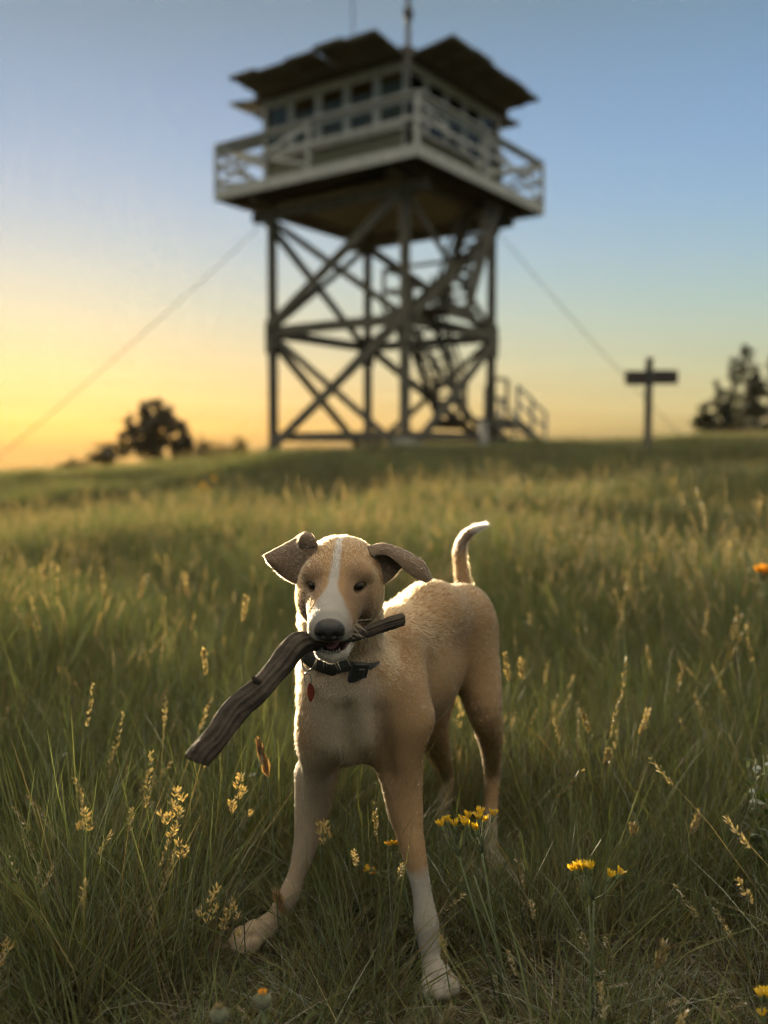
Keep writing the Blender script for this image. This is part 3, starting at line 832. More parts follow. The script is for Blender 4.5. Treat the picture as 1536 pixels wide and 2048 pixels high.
PAWS = [(P(876, 1952, 1.375), .085), (P(512, 1868, 1.478), .10), (P(984, 1722, 1.765), .07), (P(886, 1688, 1.85), .05), (P(545, 1840, 1.49), .05)]
def scatter():
    r = np.random.default_rng(55)
    pts, idx, scl, rot = [], [], [], []
    def put(n, y0, y1, half, kinds, wts, sc, dens_noise=.6, hmul=1.0):
        y = np.sqrt(r.uniform(y0 ** 2, y1 ** 2, n)) if y0 > 0 else r.uniform(y0, y1, n)
        x = r.uniform(-1, 1, n) * half(y)
        nz = .5 + .25 * np.sin(2.1 * x + 1.3 * np.sin(1.7 * y)) + .25 * np.sin(1.3 * y + 2.2 * np.sin(.9 * x) + 1)
        k = r.random(n) < (1 - dens_noise + dens_noise * nz)
        x, y, nz = x[k], y[k], nz[k]
        kk = r.choice(kinds, len(x), p=np.array(wts) / np.sum(wts))
        s = r.uniform(sc[0], sc[1], len(x)) * (.75 + .5 * nz)
        h = np.ones(len(x)) * hmul
        # worn, thatchy patch round the dog's feet and towards the lower right corner
        worn = .75 * np.exp(-(((x - .02) / .26) ** 2 + ((y - 1.36) / .16) ** 2)) + .7 * np.exp(-(((x - .42) / .22) ** 2 + ((y - 1.33) / .22) ** 2))
        lying = np.isin(kk, (6, 7, 8))
        drop = (r.random(len(x)) < .60 * np.clip(worn, 0, 1)) & ~lying
        h *= np.where(lying, 1, 1 - .45 * np.clip(worn, 0, 1))
        # nothing tall between the lens and the dog
        infront = (y < 1.28) & (np.abs(x) < .75 * y) & ~lying
        h *= np.where(infront, .52 + .5 * np.abs(x), 1)
        drop |= infront & (r.random(len(x)) < .15) | (y < .70) & (np.abs(x) < .5)
        for p, rad in PAWS:
            near = np.hypot(x - p.x, y - p.y) < rad
            drop |= near & ~lying & (np.hypot(x - p.x, y - p.y) < .035)
            h *= np.where(near & ~lying, .34, 1)
            h *= np.where((np.hypot(x - p.x * .92, y - p.y * .92) < rad) & ~lying & (p.y < 1.6), .55, 1)
        x, y, kk, s, h = x[~drop], y[~drop], kk[~drop], s[~drop], h[~drop]
        pts.append(np.stack([x, y, ground(x, y)], 1)); idx.append(kk)
        scl.append(np.stack([s, s, s * h * r.uniform(.8, 1.2, len(s))], 1))
        rot.append(np.stack([r.normal(0, .09, len(s)), r.normal(0, .09, len(s)), r.uniform(0, 6.28, len(s))], 1))
    fr = lambda y: .46 * np.abs(y) + .7
    G = [0, 1, 2, 3]; W4 = [1, 1, 1, 1]
    # lying thatch and short turf under everything
    put(2600, .45, 3.4, fr, [6, 7, 8], [1, 1, 1], (.8, 1.25), .2)
    put(1500, .45, 3.4, fr, [4, 5], [1, 1], (.8, 1.2), .5)
    put(2300, .50, 3.4, fr, G + [12, 13, 9, 10, 11, 14, 15], [2, 2, 2, 2, .55, .55, .18, .18, .18, .03, .03], (.75, 1.1), .6)
    put(300, 1.50, 2.05, lambda y: .45 + 0 * y, G + [4], [1, 1, 1, 1, 1], (.7, 1.0), .3, .5)
    put(2400, 1.75, 4.2, fr, G + [12, 13, 9, 10, 11, 14, 15], [2, 2, 2, 2, .65, .65, .4, .4, .4, .06, .06], (.8, 1.2), .5)
    put(9500, 3.2, 9.5, fr, G + [12, 13, 9, 10, 11, 14, 15, 16, 6], [2, 2, 2, 2, .8, .8, .45, .45, .45, .2, .2, .008, .4], (.9, 1.35), .45)
    put(19000, 8.5, 24, fr, G + [12, 13, 9, 10, 11, 16, 4], [2, 2, 2, 2, .6, .6, .25, .25, .25, .004, .8], (1.1, 1.6), .4, .75)
    put(13000, 22, 52, lambda y: .5 * y + 3, G + [12, 13, 9, 10], [1, 1, 1, 1, .8, .8, .6, .6], (1.3, 1.9), .4, .55)
    put(900, -2.0, .45, lambda y: 2.2 + 0 * y, G + [6, 4, 12], [1, 1, 1, 1, 1, 1, .7], (.7, 1.0), .4, .6)
    # side strips for a step left or right
    put(3000, 1.0, 8, lambda y: .46 * y + 2.6, G + [12, 6, 7, 9], [1, 1, 1, 1, .8, .8, .8, .6], (.9, 1.3), .4)
    pts_, idx_, scl_, rot_ = map(np.concatenate, (pts, idx, scl, rot))
    me = bpy.data.meshes.new('grass')
    me.vertices.add(len(pts_)); me.vertices.foreach_set('co', pts_.astype(np.float32).ravel())
    a = me.attributes.new('which', 'INT', 'POINT'); a.data.foreach_set('value', idx_.astype(np.int32))
    for nme, arr in (('turn', rot_), ('size', scl_)):
        a = me.attributes.new(nme, 'FLOAT_VECTOR', 'POINT'); a.data.foreach_set('vector', arr.astype(np.float32).ravel())
    me.update()
    o = link('grass', me)
    ng = bpy.data.node_groups.new('scatter_grass', 'GeometryNodeTree')
    ng.interface.new_socket('Geometry', in_out='INPUT', socket_type='NodeSocketGeometry')
    ng.interface.new_socket('Geometry', in_out='OUTPUT', socket_type='NodeSocketGeometry')
    n, l = ng.nodes, ng.links
    gi, go = n.new('NodeGroupInput'), n.new('NodeGroupOutput')
    ip = n.new('GeometryNodeInstanceOnPoints'); ci = n.new('GeometryNodeCollectionInfo')
    ci.inputs['Collection'].default_value = tuft_col
    ci.inputs['Separate Children'].default_value = True; ci.inputs['Reset Children'].default_value = True
    def named(nm, ty):
        q = n.new('GeometryNodeInputNamedAttribute'); q.data_type = ty; q.inputs['Name'].default_value = nm
        return [s for s in q.outputs if s.enabled and s.name == 'Attribute'][0]
    l.new(gi.outputs[0], ip.inputs['Points']); l.new(ci.outputs[0], ip.inputs['Instance'])
    ip.inputs['Pick Instance'].default_value = True
    l.new(named('which', 'INT'), ip.inputs['Instance Index'])
    er = n.new('FunctionNodeEulerToRotation'); l.new(named('turn', 'FLOAT_VECTOR'), er.inputs[0]); l.new(er.outputs[0], ip.inputs['Rotation'])
    l.new(named('size', 'FLOAT_VECTOR'), ip.inputs['Scale'])
    l.new(ip.outputs[0], go.inputs[0])
    md = o.modifiers.new('scatter', 'NODES'); md.node_group = ng
    tag(o, 'wild hilltop grass, green and straw coloured', None, None, 'stuff')
    return len(pts_)
scatter()
# ------------------------------------------------------------------ dog
HC = P(681, 1152, 1.37)                       # skull centre
_hp, _hy = R(16), R(-4)
HF = Vector((math.sin(_hy) * math.cos(_hp), -math.cos(_hy) * math.cos(_hp), -math.sin(_hp)))
HR = Vector((-HF.y, HF.x, 0)).normalized()    # towards the dog's left = image right
HU = HR.cross(HF).normalized()
if HU.z < 0: HU = -HU
def H(r, u, f):
    return HC + HR * r + HU * u + HF * f

prims = []      # (kind, data, k, flow, hair length, group)
def rc(a, b, ra, rb, k=.03, flow=None, ln=.010, sub=False):
    a, b = np.array(a, float), np.array(b, float)
    fl = (b - a) / (np.linalg.norm(b - a) + 1e-9) if flow is None else np.array(flow, float)
    prims.append(('rc', (a, b, ra, rb), k, fl, ln, sub))
def el(c, rad, axes, k=.02, flow=(0, 0, -1), ln=.006, sub=False):
    A = np.array([list(q) for q in axes], float)
    prims.append(('el', (np.array(c, float), np.array(rad, float), A), k, np.array(flow, float), ln, sub))
HAX = (HR, HU, HF)
BACK = tuple(-(HF * .9) + HU * .2)
IAX = ((1, 0, 0), (0, 1, 0), (0, 0, 1))

# trunk
bodyback = np.array(P(930, 1220, 1.82)) - np.array(P(720, 1330, 1.5)); bodyback /= np.linalg.norm(bodyback)
bfl = bodyback * .9 + np.array([0, 0, -.45])
rc(P(713, 1395, 1.50), P(800, 1345, 1.67), .085, .100, .03, bfl, .007)
rc(P(800, 1345, 1.67), P(896, 1285, 1.80), .100, .066, .04, bfl, .007)
rc(P(782, 1288, 1.58), P(862, 1230, 1.70), .050, .054, .04, bfl, .012)
rc(P(862, 1230, 1.70), P(922, 1228, 1.80), .054, .056, .04, bfl, .008)
el(P(928, 1250, 1.81), (.056, .066, .066), IAX, .035, bfl, .007)
# neck and chest front
rc(P(680, 1205, 1.42), P(688, 1350, 1.485), .050, .062, .03, (.05, .15, -1), .011)
rc(P(705, 1330, 1.50), P(782, 1290, 1.58), .064, .052, .04, (.35, .5, -.6), .014)
rc(P(688, 1380, 1.43), P(695, 1470, 1.43), .048, .042, .06, (0, .1, -1), .0065)
rc(P(653, 1420, 1.455), P(656, 1490, 1.475), .032, .036, .04, (-.1, .1, -1), .0065)
rc(P(775, 1400, 1.47), P(792, 1470, 1.48), .050, .044, .05, (.1, .25, -1), .0065)
# shoulder standing out from the rib cage
rc(P(790, 1300, 1.535), P(812, 1435, 1.475), .046, .046, .018, (.1, .25, -1), .0065)
rc(P(668, 1375, 1.46), P(646, 1470, 1.475), .034, .036, .022, (-.1, .1, -1), .0065)
# upper arms running down from the breast into the legs
rc(P(652, 1455, 1.455), P(630, 1610, 1.515), .034, .0240, .03, (-.1, .1, -1), .0055)
rc(P(795, 1455, 1.462), P(808, 1620, 1.456), .042, .0215, .03, (.1, .2, -1), .0055)
# front leg on the right of the picture
def cm(A, n):
    """Catmull-Rom resampling of a polyline (points or values)"""
    A = np.array([list(p) if hasattr(p, '__len__') else [p] for p in A], float)
    t = np.linspace(0, len(A) - 1, n); i = np.clip(t.astype(int), 0, len(A) - 2); u = (t - i)[:, None]
    g = lambda k: A[np.clip(k, 0, len(A) - 1)]
    p0, p1, p2, p3 = g(i - 1), g(i), g(i + 1), g(i + 2)
    return .5 * (2 * p1 + (p2 - p0) * u + (2 * p0 - 5 * p1 + 4 * p2 - p3) * u ** 2 + (3 * p1 - p0 - 3 * p2 + p3) * u ** 3)
def chain(pts, k=.02, ln=.006, flow=None):
    """a limb: smooth path of tapering radius, one primitive"""
    n = (len(pts) - 1) * 4 + 1
    c = cm([p for p, r in pts], n); rad = cm([r for p, r in pts], n)[:, 0]
    fl = c[-1] - c[0]; fl /= np.linalg.norm(fl)
    prims.append(('ch', (c, rad), k, fl if flow is None else np.array(flow, float), ln, False))
chain([(P(798, 1430, 1.49), .046), (P(797, 1520, 1.485), .036), (P(803, 1590, 1.47), .0275), (P(827, 1700, 1.43), .0195), (P(844, 1785, 1.412), .0150), (P(852, 1842, 1.404), .0192), (P(856, 1872, 1.402), .0178), (P(863, 1912, 1.395), .0160), (P(869, 1945, 1.385), .0185)], .016, .0045)
# muscle of the forearms, points of the shoulders, elbows
rc(P(812, 1545, 1.475), P(824, 1640, 1.447), .0235, .013, .014, (0, 0, -1), .005)
rc(P(616, 1550, 1.515), P(612, 1645, 1.512), .0220, .012, .014, (0, 0, -1), .005)
el(P(812, 1500, 1.51), (.020, .026, .024), IAX, .015, (0, 0, -1), .006)
el(P(745, 1440, 1.432), (.030, .03, .045), IAX, .022, (0, .1, -1), .0065)
# front leg on the left of the picture, reaching out to the side
chain([(P(650, 1440, 1.50), .044), (P(641, 1530, 1.52), .034), (P(628, 1600, 1.52), .027), (P(609, 1700, 1.51), .0195), (P(594, 1748, 1.505), .0148), (P(579, 1790, 1.50), .0180), (P(566, 1812, 1.498), .0168), (P(551, 1834, 1.494), .0150), (P(533, 1855, 1.488), .0175)], .016, .0045)
# hind legs
chain([(P(933, 1275, 1.80), .056), (P(954, 1350, 1.77), .046), (P(970, 1425, 1.745), .033), (P(982, 1490, 1.79), .0225), (P(985, 1550, 1.84), .0165), (P(981, 1640, 1.80), .0135), (P(982, 1700, 1.775), .016)], .03, .007)
chain([(P(868, 1290, 1.88), .060), (P(866, 1380, 1.85), .048), (P(862, 1450, 1.83), .036), (P(880, 1515, 1.89), .0225), (P(893, 1555, 1.93), .0165), (P(888, 1620, 1.89), .0135), (P(886, 1668, 1.865), .016)], .03, .007)
CLAW = []
# furrows between the breast and the upper arms, along the breastbone, and along the forearms
rc(P(694, 1430, 1.378), P(706, 1525, 1.402), .010, .013, .022, None, 0, True)
rc(P(764, 1425, 1.398), P(771, 1550, 1.434), .007, .011, .024, None, 0, True)
rc(P(664, 1450, 1.420), P(674, 1548, 1.470), .008, .012, .016, None, 0, True)
rc(P(846, 1380, 1.50), P(846, 1500, 1.47), .008, .010, .016, None, 0, True)
# paws: a pad and four toes each
def paw(c, d, w, sc=1.0):
    """c: centre of the pad; d: horizontal pointing direction"""
    c = np.array(c); d = np.array([d[0], d[1], 0.]); d /= np.linalg.norm(d)
    s = np.array([-d[1], d[0], 0.]); u = np.array([0, 0, 1.])
    el(c + u * .002, (.021 * sc, .026 * sc, .019 * sc), (s, d, u), .010, d, .0025)
    for i, t in enumerate((-1.45, -.5, .5, 1.45)):
        e = c + s * (t * .0145 * sc) + d * ((.024 if abs(t) < 1 else .015) * sc) - u * .004
        el(e, (.0092 * sc, .0160 * sc, .0118 * sc), (s, d, u), .003, d, .0018)
        CLAW.append((e + d * .0165 * sc - u * .001, d))
        el(e + d * .012 * sc - u * .004, (.0075 * sc, .008 * sc, .008 * sc), (s, d, u), .004, d, .0015)
paw(P(876, 1952, 1.375), (.12, -1), 0)
paw(P(512, 1868, 1.478), (-.85, -.5), 0, 1.05)
paw(P(984, 1722, 1.765), (-.1, -1), 0, .95)
paw(P(886, 1688, 1.85), (-.2, -1), 0, .95)
# tail
chain([(P(932, 1200, 1.86), .020), (P(923, 1140, 1.885), .0145), (P(920, 1102, 1.90), .0135), (P(931, 1074, 1.91), .011), (P(952, 1058, 1.915), .008), (P(974, 1051, 1.92), .004)], .015, .011)
# head
el(H(0, 0, 0), (.057, .0445, .066), HAX, .02, BACK, .006)
el(H(0, .012, -.02), (.050, .036, .05), HAX, .02, BACK, .007)
for s in (-1, 1):
    el(H(s * .030, .021, .036), (.021, .014, .020), HAX, .018, BACK, .004)
    el(H(s * .038, -.030, .014), (.026, .036, .046), HAX, .022, BACK, .006)
    rc(H(s * .012, -.014, .068), H(s * .0105, -.020, .132), .0255, .0205, .012, tuple(-HF + HU * -.2), .0035)
    rc(H(s * .024, -.010, .045), H(s * .012, -.012, .09), .022, .02, .014, tuple(-HF), .004)
rc(H(0, .000, .055), H(0, -.006, .135), .0285, .0200, .014, tuple(-HF), .0025)
rc(H(0, -.060, .02), H(0, -.0605, .130), .022, .0130, .014, tuple(-HF), .005)
for s in (-1, 1):
    rc(H(s * .027, -.054, .03), H(s * .0145, -.0605, .126), .013, .0092, .010, tuple(-HF), .005)
rc(H(0, -.02, -.03), P(685, 1230, 1.44), .050, .056, .03, (0, .3, -1), .012)
# mouth opening, eye slits, nostrils are cut out
el(H(0, -.0420, .130), (.0235, .0105, .054), HAX, .006, (0, 0, 0), .0, True)
el(H(0, -.0405, .10), (.055, .0060, .030), HAX, .005, (0, 0, 0), .0, True)
EYES = [H(-.0315, .0085, .0475), H(.0315, .0085, .0475)]
for e in EYES:
    el(e + HF * .012, (.0125, .0054, .017), HAX, .003, (0, 0, 0), .0, True)
# nose leather
el(H(.002, -.0125, .153), (.0195, .0165, .0150), HAX, .007, (0, 0, 0), .0)
for s in (-1, 1):
    el(H(.002 + s * .0085, -.0145, .167), (.0042, .0034, .007), HAX, .002, (0, 0, 0), .0, True)
    el(H(.002 + s * .0155, -.0185, .159), (.0050, .0020, .008), HAX, .002, (0, 0, 0), .0, True)
def pdist(kind, D, p):
    if kind == 'rc':
        a, b, ra, rb = D
        ba = b - a; l2 = ba @ ba
        pa = p - a
        t = np.clip((pa @ ba) / l2, 0, 1)
        q = pa - t[..., None] * ba
        return np.sqrt((q * q).sum(-1)) - (ra + (rb - ra) * t)
    if kind == 'ch':
        c, rad = D; o = None
        for a, b, ra, rb in zip(c[:-1], c[1:], rad[:-1], rad[1:]):
            d = pdist('rc', (a, b, ra, rb), p)
            o = d if o is None else np.minimum(o, d)
        return o
    c, r, A = D
    q = (p - c) @ A.T
    k0 = np.sqrt(((q / r) ** 2).sum(-1)); k1 = np.sqrt(((q / (r * r)) ** 2).sum(-1)) + 1e-9
    return k0 * (k0 - 1) / k1

def dog_field():
    def axis(lo, hi, f0, f1, fine, coarse):
        a = np.arange(lo, f0, coarse); b = np.arange(f0, f1, fine); c = np.arange(f1, hi, coarse)
        return np.concatenate([a, b, c]).astype(np.float64)
    f0, f1 = .0021, .0042
    gx = axis(-.30, .30, -.15, .03, f0, f1)
    gy = axis(1.15, 2.06, 1.17, 1.44, f0, f1)
    gz_ = axis(-.03, .72, .52, .68, f0, f1)
    F = np.full((len(gx), len(gy), len(gz_)), .06, np.float32)
    for kind, D, k, fl, ln, sub in prims:
        if kind == 'rc':
            a, b, ra, rb = D; lo = np.minimum(a - ra, b - rb); hi = np.maximum(a + ra, b + rb)
        elif kind == 'ch':
            lo = (D[0] - D[1][:, None]).min(0); hi = (D[0] + D[1][:, None]).max(0)
        else:
            lo = D[0] - D[1].max(); hi = D[0] + D[1].max()
        m = k + .012
        i0 = [max(0, np.searchsorted(g, lo[j] - m)) for j, g in enumerate((gx, gy, gz_))]
        i1 = [np.searchsorted(g, hi[j] + m) for j, g in enumerate((gx, gy, gz_))]
        X, Y, Z = np.meshgrid(gx[i0[0]:i1[0]], gy[i0[1]:i1[1]], gz_[i0[2]:i1[2]], indexing='ij')
        d = pdist(kind, D, np.stack([X, Y, Z], -1)).astype(np.float32)
        w = F[i0[0]:i1[0], i0[1]:i1[1], i0[2]:i1[2]]
        if sub:
            h = np.maximum(k - np.abs(w + d), 0) / k
            w[...] = np.maximum(w, -d) + h * h * k * .25
        else:
            h = np.maximum(k - np.abs(w - d), 0) / k
            w[...] = np.minimum(w, d) - h * h * k * .25
    return F, gx, gy, gz_

def surface_nets(F, gx, gy, gz_):
    S = F < 0
    c = np.zeros(tuple(n - 1 for n in F.shape), np.uint8)
    for i in (0, 1):
        for j in (0, 1):
            for k in (0, 1):
                c += S[i:S.shape[0] - 1 + i, j:S.shape[1] - 1 + j, k:S.shape[2] - 1 + k]
    act = (c > 0) & (c < 8)
    I = np.argwhere(act)
    idx = np.full(act.shape, -1, np.int32); idx[act] = np.arange(len(I))
    acc = np.zeros((len(I), 3)); cnt = np.zeros(len(I))
    G = (gx, gy, gz_)
    corner = [(i, j, k) for i in (0, 1) for j in (0, 1) for k in (0, 1)]
    for a in corner:
        for ax in range(3):
            if a[ax]: continue
            b = list(a); b[ax] = 1
            ia, ib = I + np.array(a), I + np.array(b)
            fa = F[ia[:, 0], ia[:, 1], ia[:, 2]]; fb = F[ib[:, 0], ib[:, 1], ib[:, 2]]
            m = (fa < 0) != (fb < 0)
            t = np.where(m, fa / np.where(m, fa - fb, 1), 0)
            p = np.stack([G[q][ia[:, q]] for q in range(3)], 1)
            p[:, ax] += t * (G[ax][ib[:, ax]] - G[ax][ia[:, ax]])
            acc[m] += p[m]; cnt[m] += 1
    V = acc / cnt[:, None]
    faces = []
    for ax in range(3):
        o = [q for q in range(3) if q != ax]
        sl0 = [slice(1, n - 1) for n in F.shape]; sl1 = list(sl0)
        sl0[ax] = slice(0, F.shape[ax] - 1); sl1[ax] = slice(1, F.shape[ax])
        a, b = S[tuple(sl0)], S[tuple(sl1)]
        E = np.argwhere(a != b)
        flip = a[E[:, 0], E[:, 1], E[:, 2]]
        E = E + 1; E[:, ax] -= 1
        q = []
        for du, dv in ((0, 0), (1, 0), (1, 1), (0, 1)):
            e = E.copy(); e[:, o[0]] -= 1 - du; e[:, o[1]] -= 1 - dv
            q.append(idx[e[:, 0], e[:, 1], e[:, 2]])
        q = np.stack(q, 1)
        if ax == 1: flip = ~flip
        q[~flip] = q[~flip][:, ::-1]
        faces.append(q)
    return V, np.concatenate(faces)

F_, gx_, gy_, gzz_ = dog_field()
DV, DF = surface_nets(F_, gx_, gy_, gzz_)

def vnormals(v, f):
    n = np.cross(v[f[:, 2]] - v[f[:, 0]], v[f[:, 3]] - v[f[:, 1]])
    o = np.zeros_like(v)
    for k in range(4): np.add.at(o, f[:, k], n)
    return o / (np.linalg.norm(o, axis=1)[:, None] + 1e-12)

def smooth_mesh(v, f, it=2, lam=.5):
    e = np.concatenate([f[:, [0, 1]], f[:, [1, 2]], f[:, [2, 3]], f[:, [3, 0]]])
    for _ in range(it):
        s = np.zeros_like(v); c = np.zeros(len(v))
        np.add.at(s, e[:, 0], v[e[:, 1]]); np.add.at(c, e[:, 0], 1)
        np.add.at(s, e[:, 1], v[e[:, 0]]); np.add.at(c, e[:, 1], 1)
        v = v + lam * (s / c[:, None] - v)
    return v
DV = smooth_mesh(DV, DF, 2, .5)
n_core = len(DV)

# ears: lofted sheets with thickness, joined to the body mesh
def loft(rows, nu=22, nv=26, thick=.0028, bulge=0.0):
    """rows: polylines (base->tip) of world points; smooth across and along"""
    A = np.array([[list(p) for p in r] for r in rows], float)
    def res(a, n, ax):
        m = a.shape[ax]; t = np.linspace(0, m - 1, n); i = np.clip(t.astype(int), 0, m - 2); u = t - i
        g = lambda k: np.take(a, np.clip(k, 0, m - 1), axis=ax)
        sh = [1, 1, 1]; sh[ax] = n; u = u.reshape(sh)
        p0, p1, p2, p3 = g(i - 1), g(i), g(i + 1), g(i + 2)
        return .5 * (2 * p1 + (p2 - p0) * u + (2 * p0 - 5 * p1 + 4 * p2 - p3) * u ** 2 + (3 * p1 - p0 - 3 * p2 + p3) * u ** 3)
    S = res(res(A, nv, 1), nu, 0)
    du = np.gradient(S, axis=0); dv = np.gradient(S, axis=1)
    N = np.cross(du, dv); N /= np.linalg.norm(N, axis=2)[..., None] + 1e-9
    th = thick * np.minimum(1, .25 + 4 * np.minimum(np.linspace(0, 1, nu), np.linspace(1, 0, nu)))[:, None, None]
    a = (S + N * th / 2).reshape(-1, 3); b = (S - N * th / 2).reshape(-1, 3)
    n = nu * nv
    i = (np.arange(nv - 1)[None] + nv * np.arange(nu - 1)[:, None])
    q = np.stack([i, i + 1, i + nv + 1, i + nv], -1).reshape(-1, 4)
    fs = [q, q[:, ::-1] + n]
    def strip(ids):
        ids = np.array(ids); return np.stack([ids[:-1], ids[:-1] + n, ids[1:] + n, ids[1:]], 1)
    per = list(range(0, nv)) + [nv * k + nv - 1 for k in range(1, nu)] + list(range(n - 2, n - nv - 1, -1)) + [nv * k for k in range(nu - 2, -1, -1)]
    fs.append(strip(per))
    fs = np.concatenate(fs)[:, ::-1]
    return np.concatenate([a, b]), fs
PP = lambda *t: [P(*q) for q in t]
earA = loft([PP((640, 1098, 1.362), (628, 1076, 1.372), (608, 1066, 1.385), (585, 1079, 1.392), (558, 1094, 1.392), (532, 1108, 1.385)),
             PP((636, 1112, 1.352), (616, 1092, 1.362), (597, 1092, 1.375), (577, 1098, 1.382), (553, 1106, 1.385), (529, 1112, 1.382)),
             PP((626, 1130, 1.348), (606, 1122, 1.360), (588, 1120, 1.370), (570, 1120, 1.376), (550, 1119, 1.378), (531, 1116, 1.378)),
             PP((616, 1152, 1.345), (603, 1150, 1.358), (587, 1145, 1.368), (570, 1138, 1.373), (551, 1129, 1.375), (533, 1120, 1.377)),
             PP((608, 1168, 1.350), (597, 1170, 1.362), (581, 1164, 1.370), (564, 1153, 1.375), (549, 1140, 1.377), (536, 1126, 1.378))])
earB = loft([PP((752, 1172, 1.358), (770, 1167, 1.372), (783, 1158, 1.380), (794, 1147, 1.385), (802, 1137, 1.386), (812, 1140, 1.386)),
             PP((742, 1135, 1.362), (764, 1130, 1.378), (784, 1128, 1.386), (802, 1124, 1.388), (818, 1128, 1.388), (832, 1145, 1.384)),
             PP((734, 1096, 1.372), (765, 1090, 1.384), (797, 1097, 1.388), (825, 1110, 1.386), (846, 1124, 1.380), (861, 1156, 1.372)),
             PP((738, 1104, 1.362), (768, 1097, 1.368), (800, 1110, 1.368), (824, 1124, 1.366), (845, 1140, 1.364), (860, 1161, 1.364)),
             PP((742, 1112, 1.356), (766, 1109, 1.362), (786, 1118, 1.360), (805, 1136, 1.358), (826, 1154, 1.358), (851, 1165, 1.360))])
earC = loft([PP((598, 1096, 1.372), (597, 1082, 1.366), (601, 1072, 1.366), (608, 1067, 1.374)),
             PP((610, 1102, 1.366), (609, 1086, 1.362), (611, 1074, 1.363), (613, 1066, 1.372)),
             PP((622, 1103, 1.362), (622, 1088, 1.357), (621, 1076, 1.360), (619, 1068, 1.370)),
             PP((634, 1098, 1.360), (634, 1088, 1.356), (630, 1078, 1.358), (625, 1072, 1.370))], 14, 14, .005)
nb = n_core
vs_, fs_ = [DV], [DF]
for v, f in (earA, earC, earB):
    fs_.append(f + nb); vs_.append(v); nb += len(v)
DV = np.concatenate(vs_); DF = np.concatenate(fs_)
DN = vnormals(DV, DF)
EAR = np.arange(len(DV)) >= n_core
EARI = np.arange(len(DV)) >= n_core + len(earA[0]) + len(earC[0])

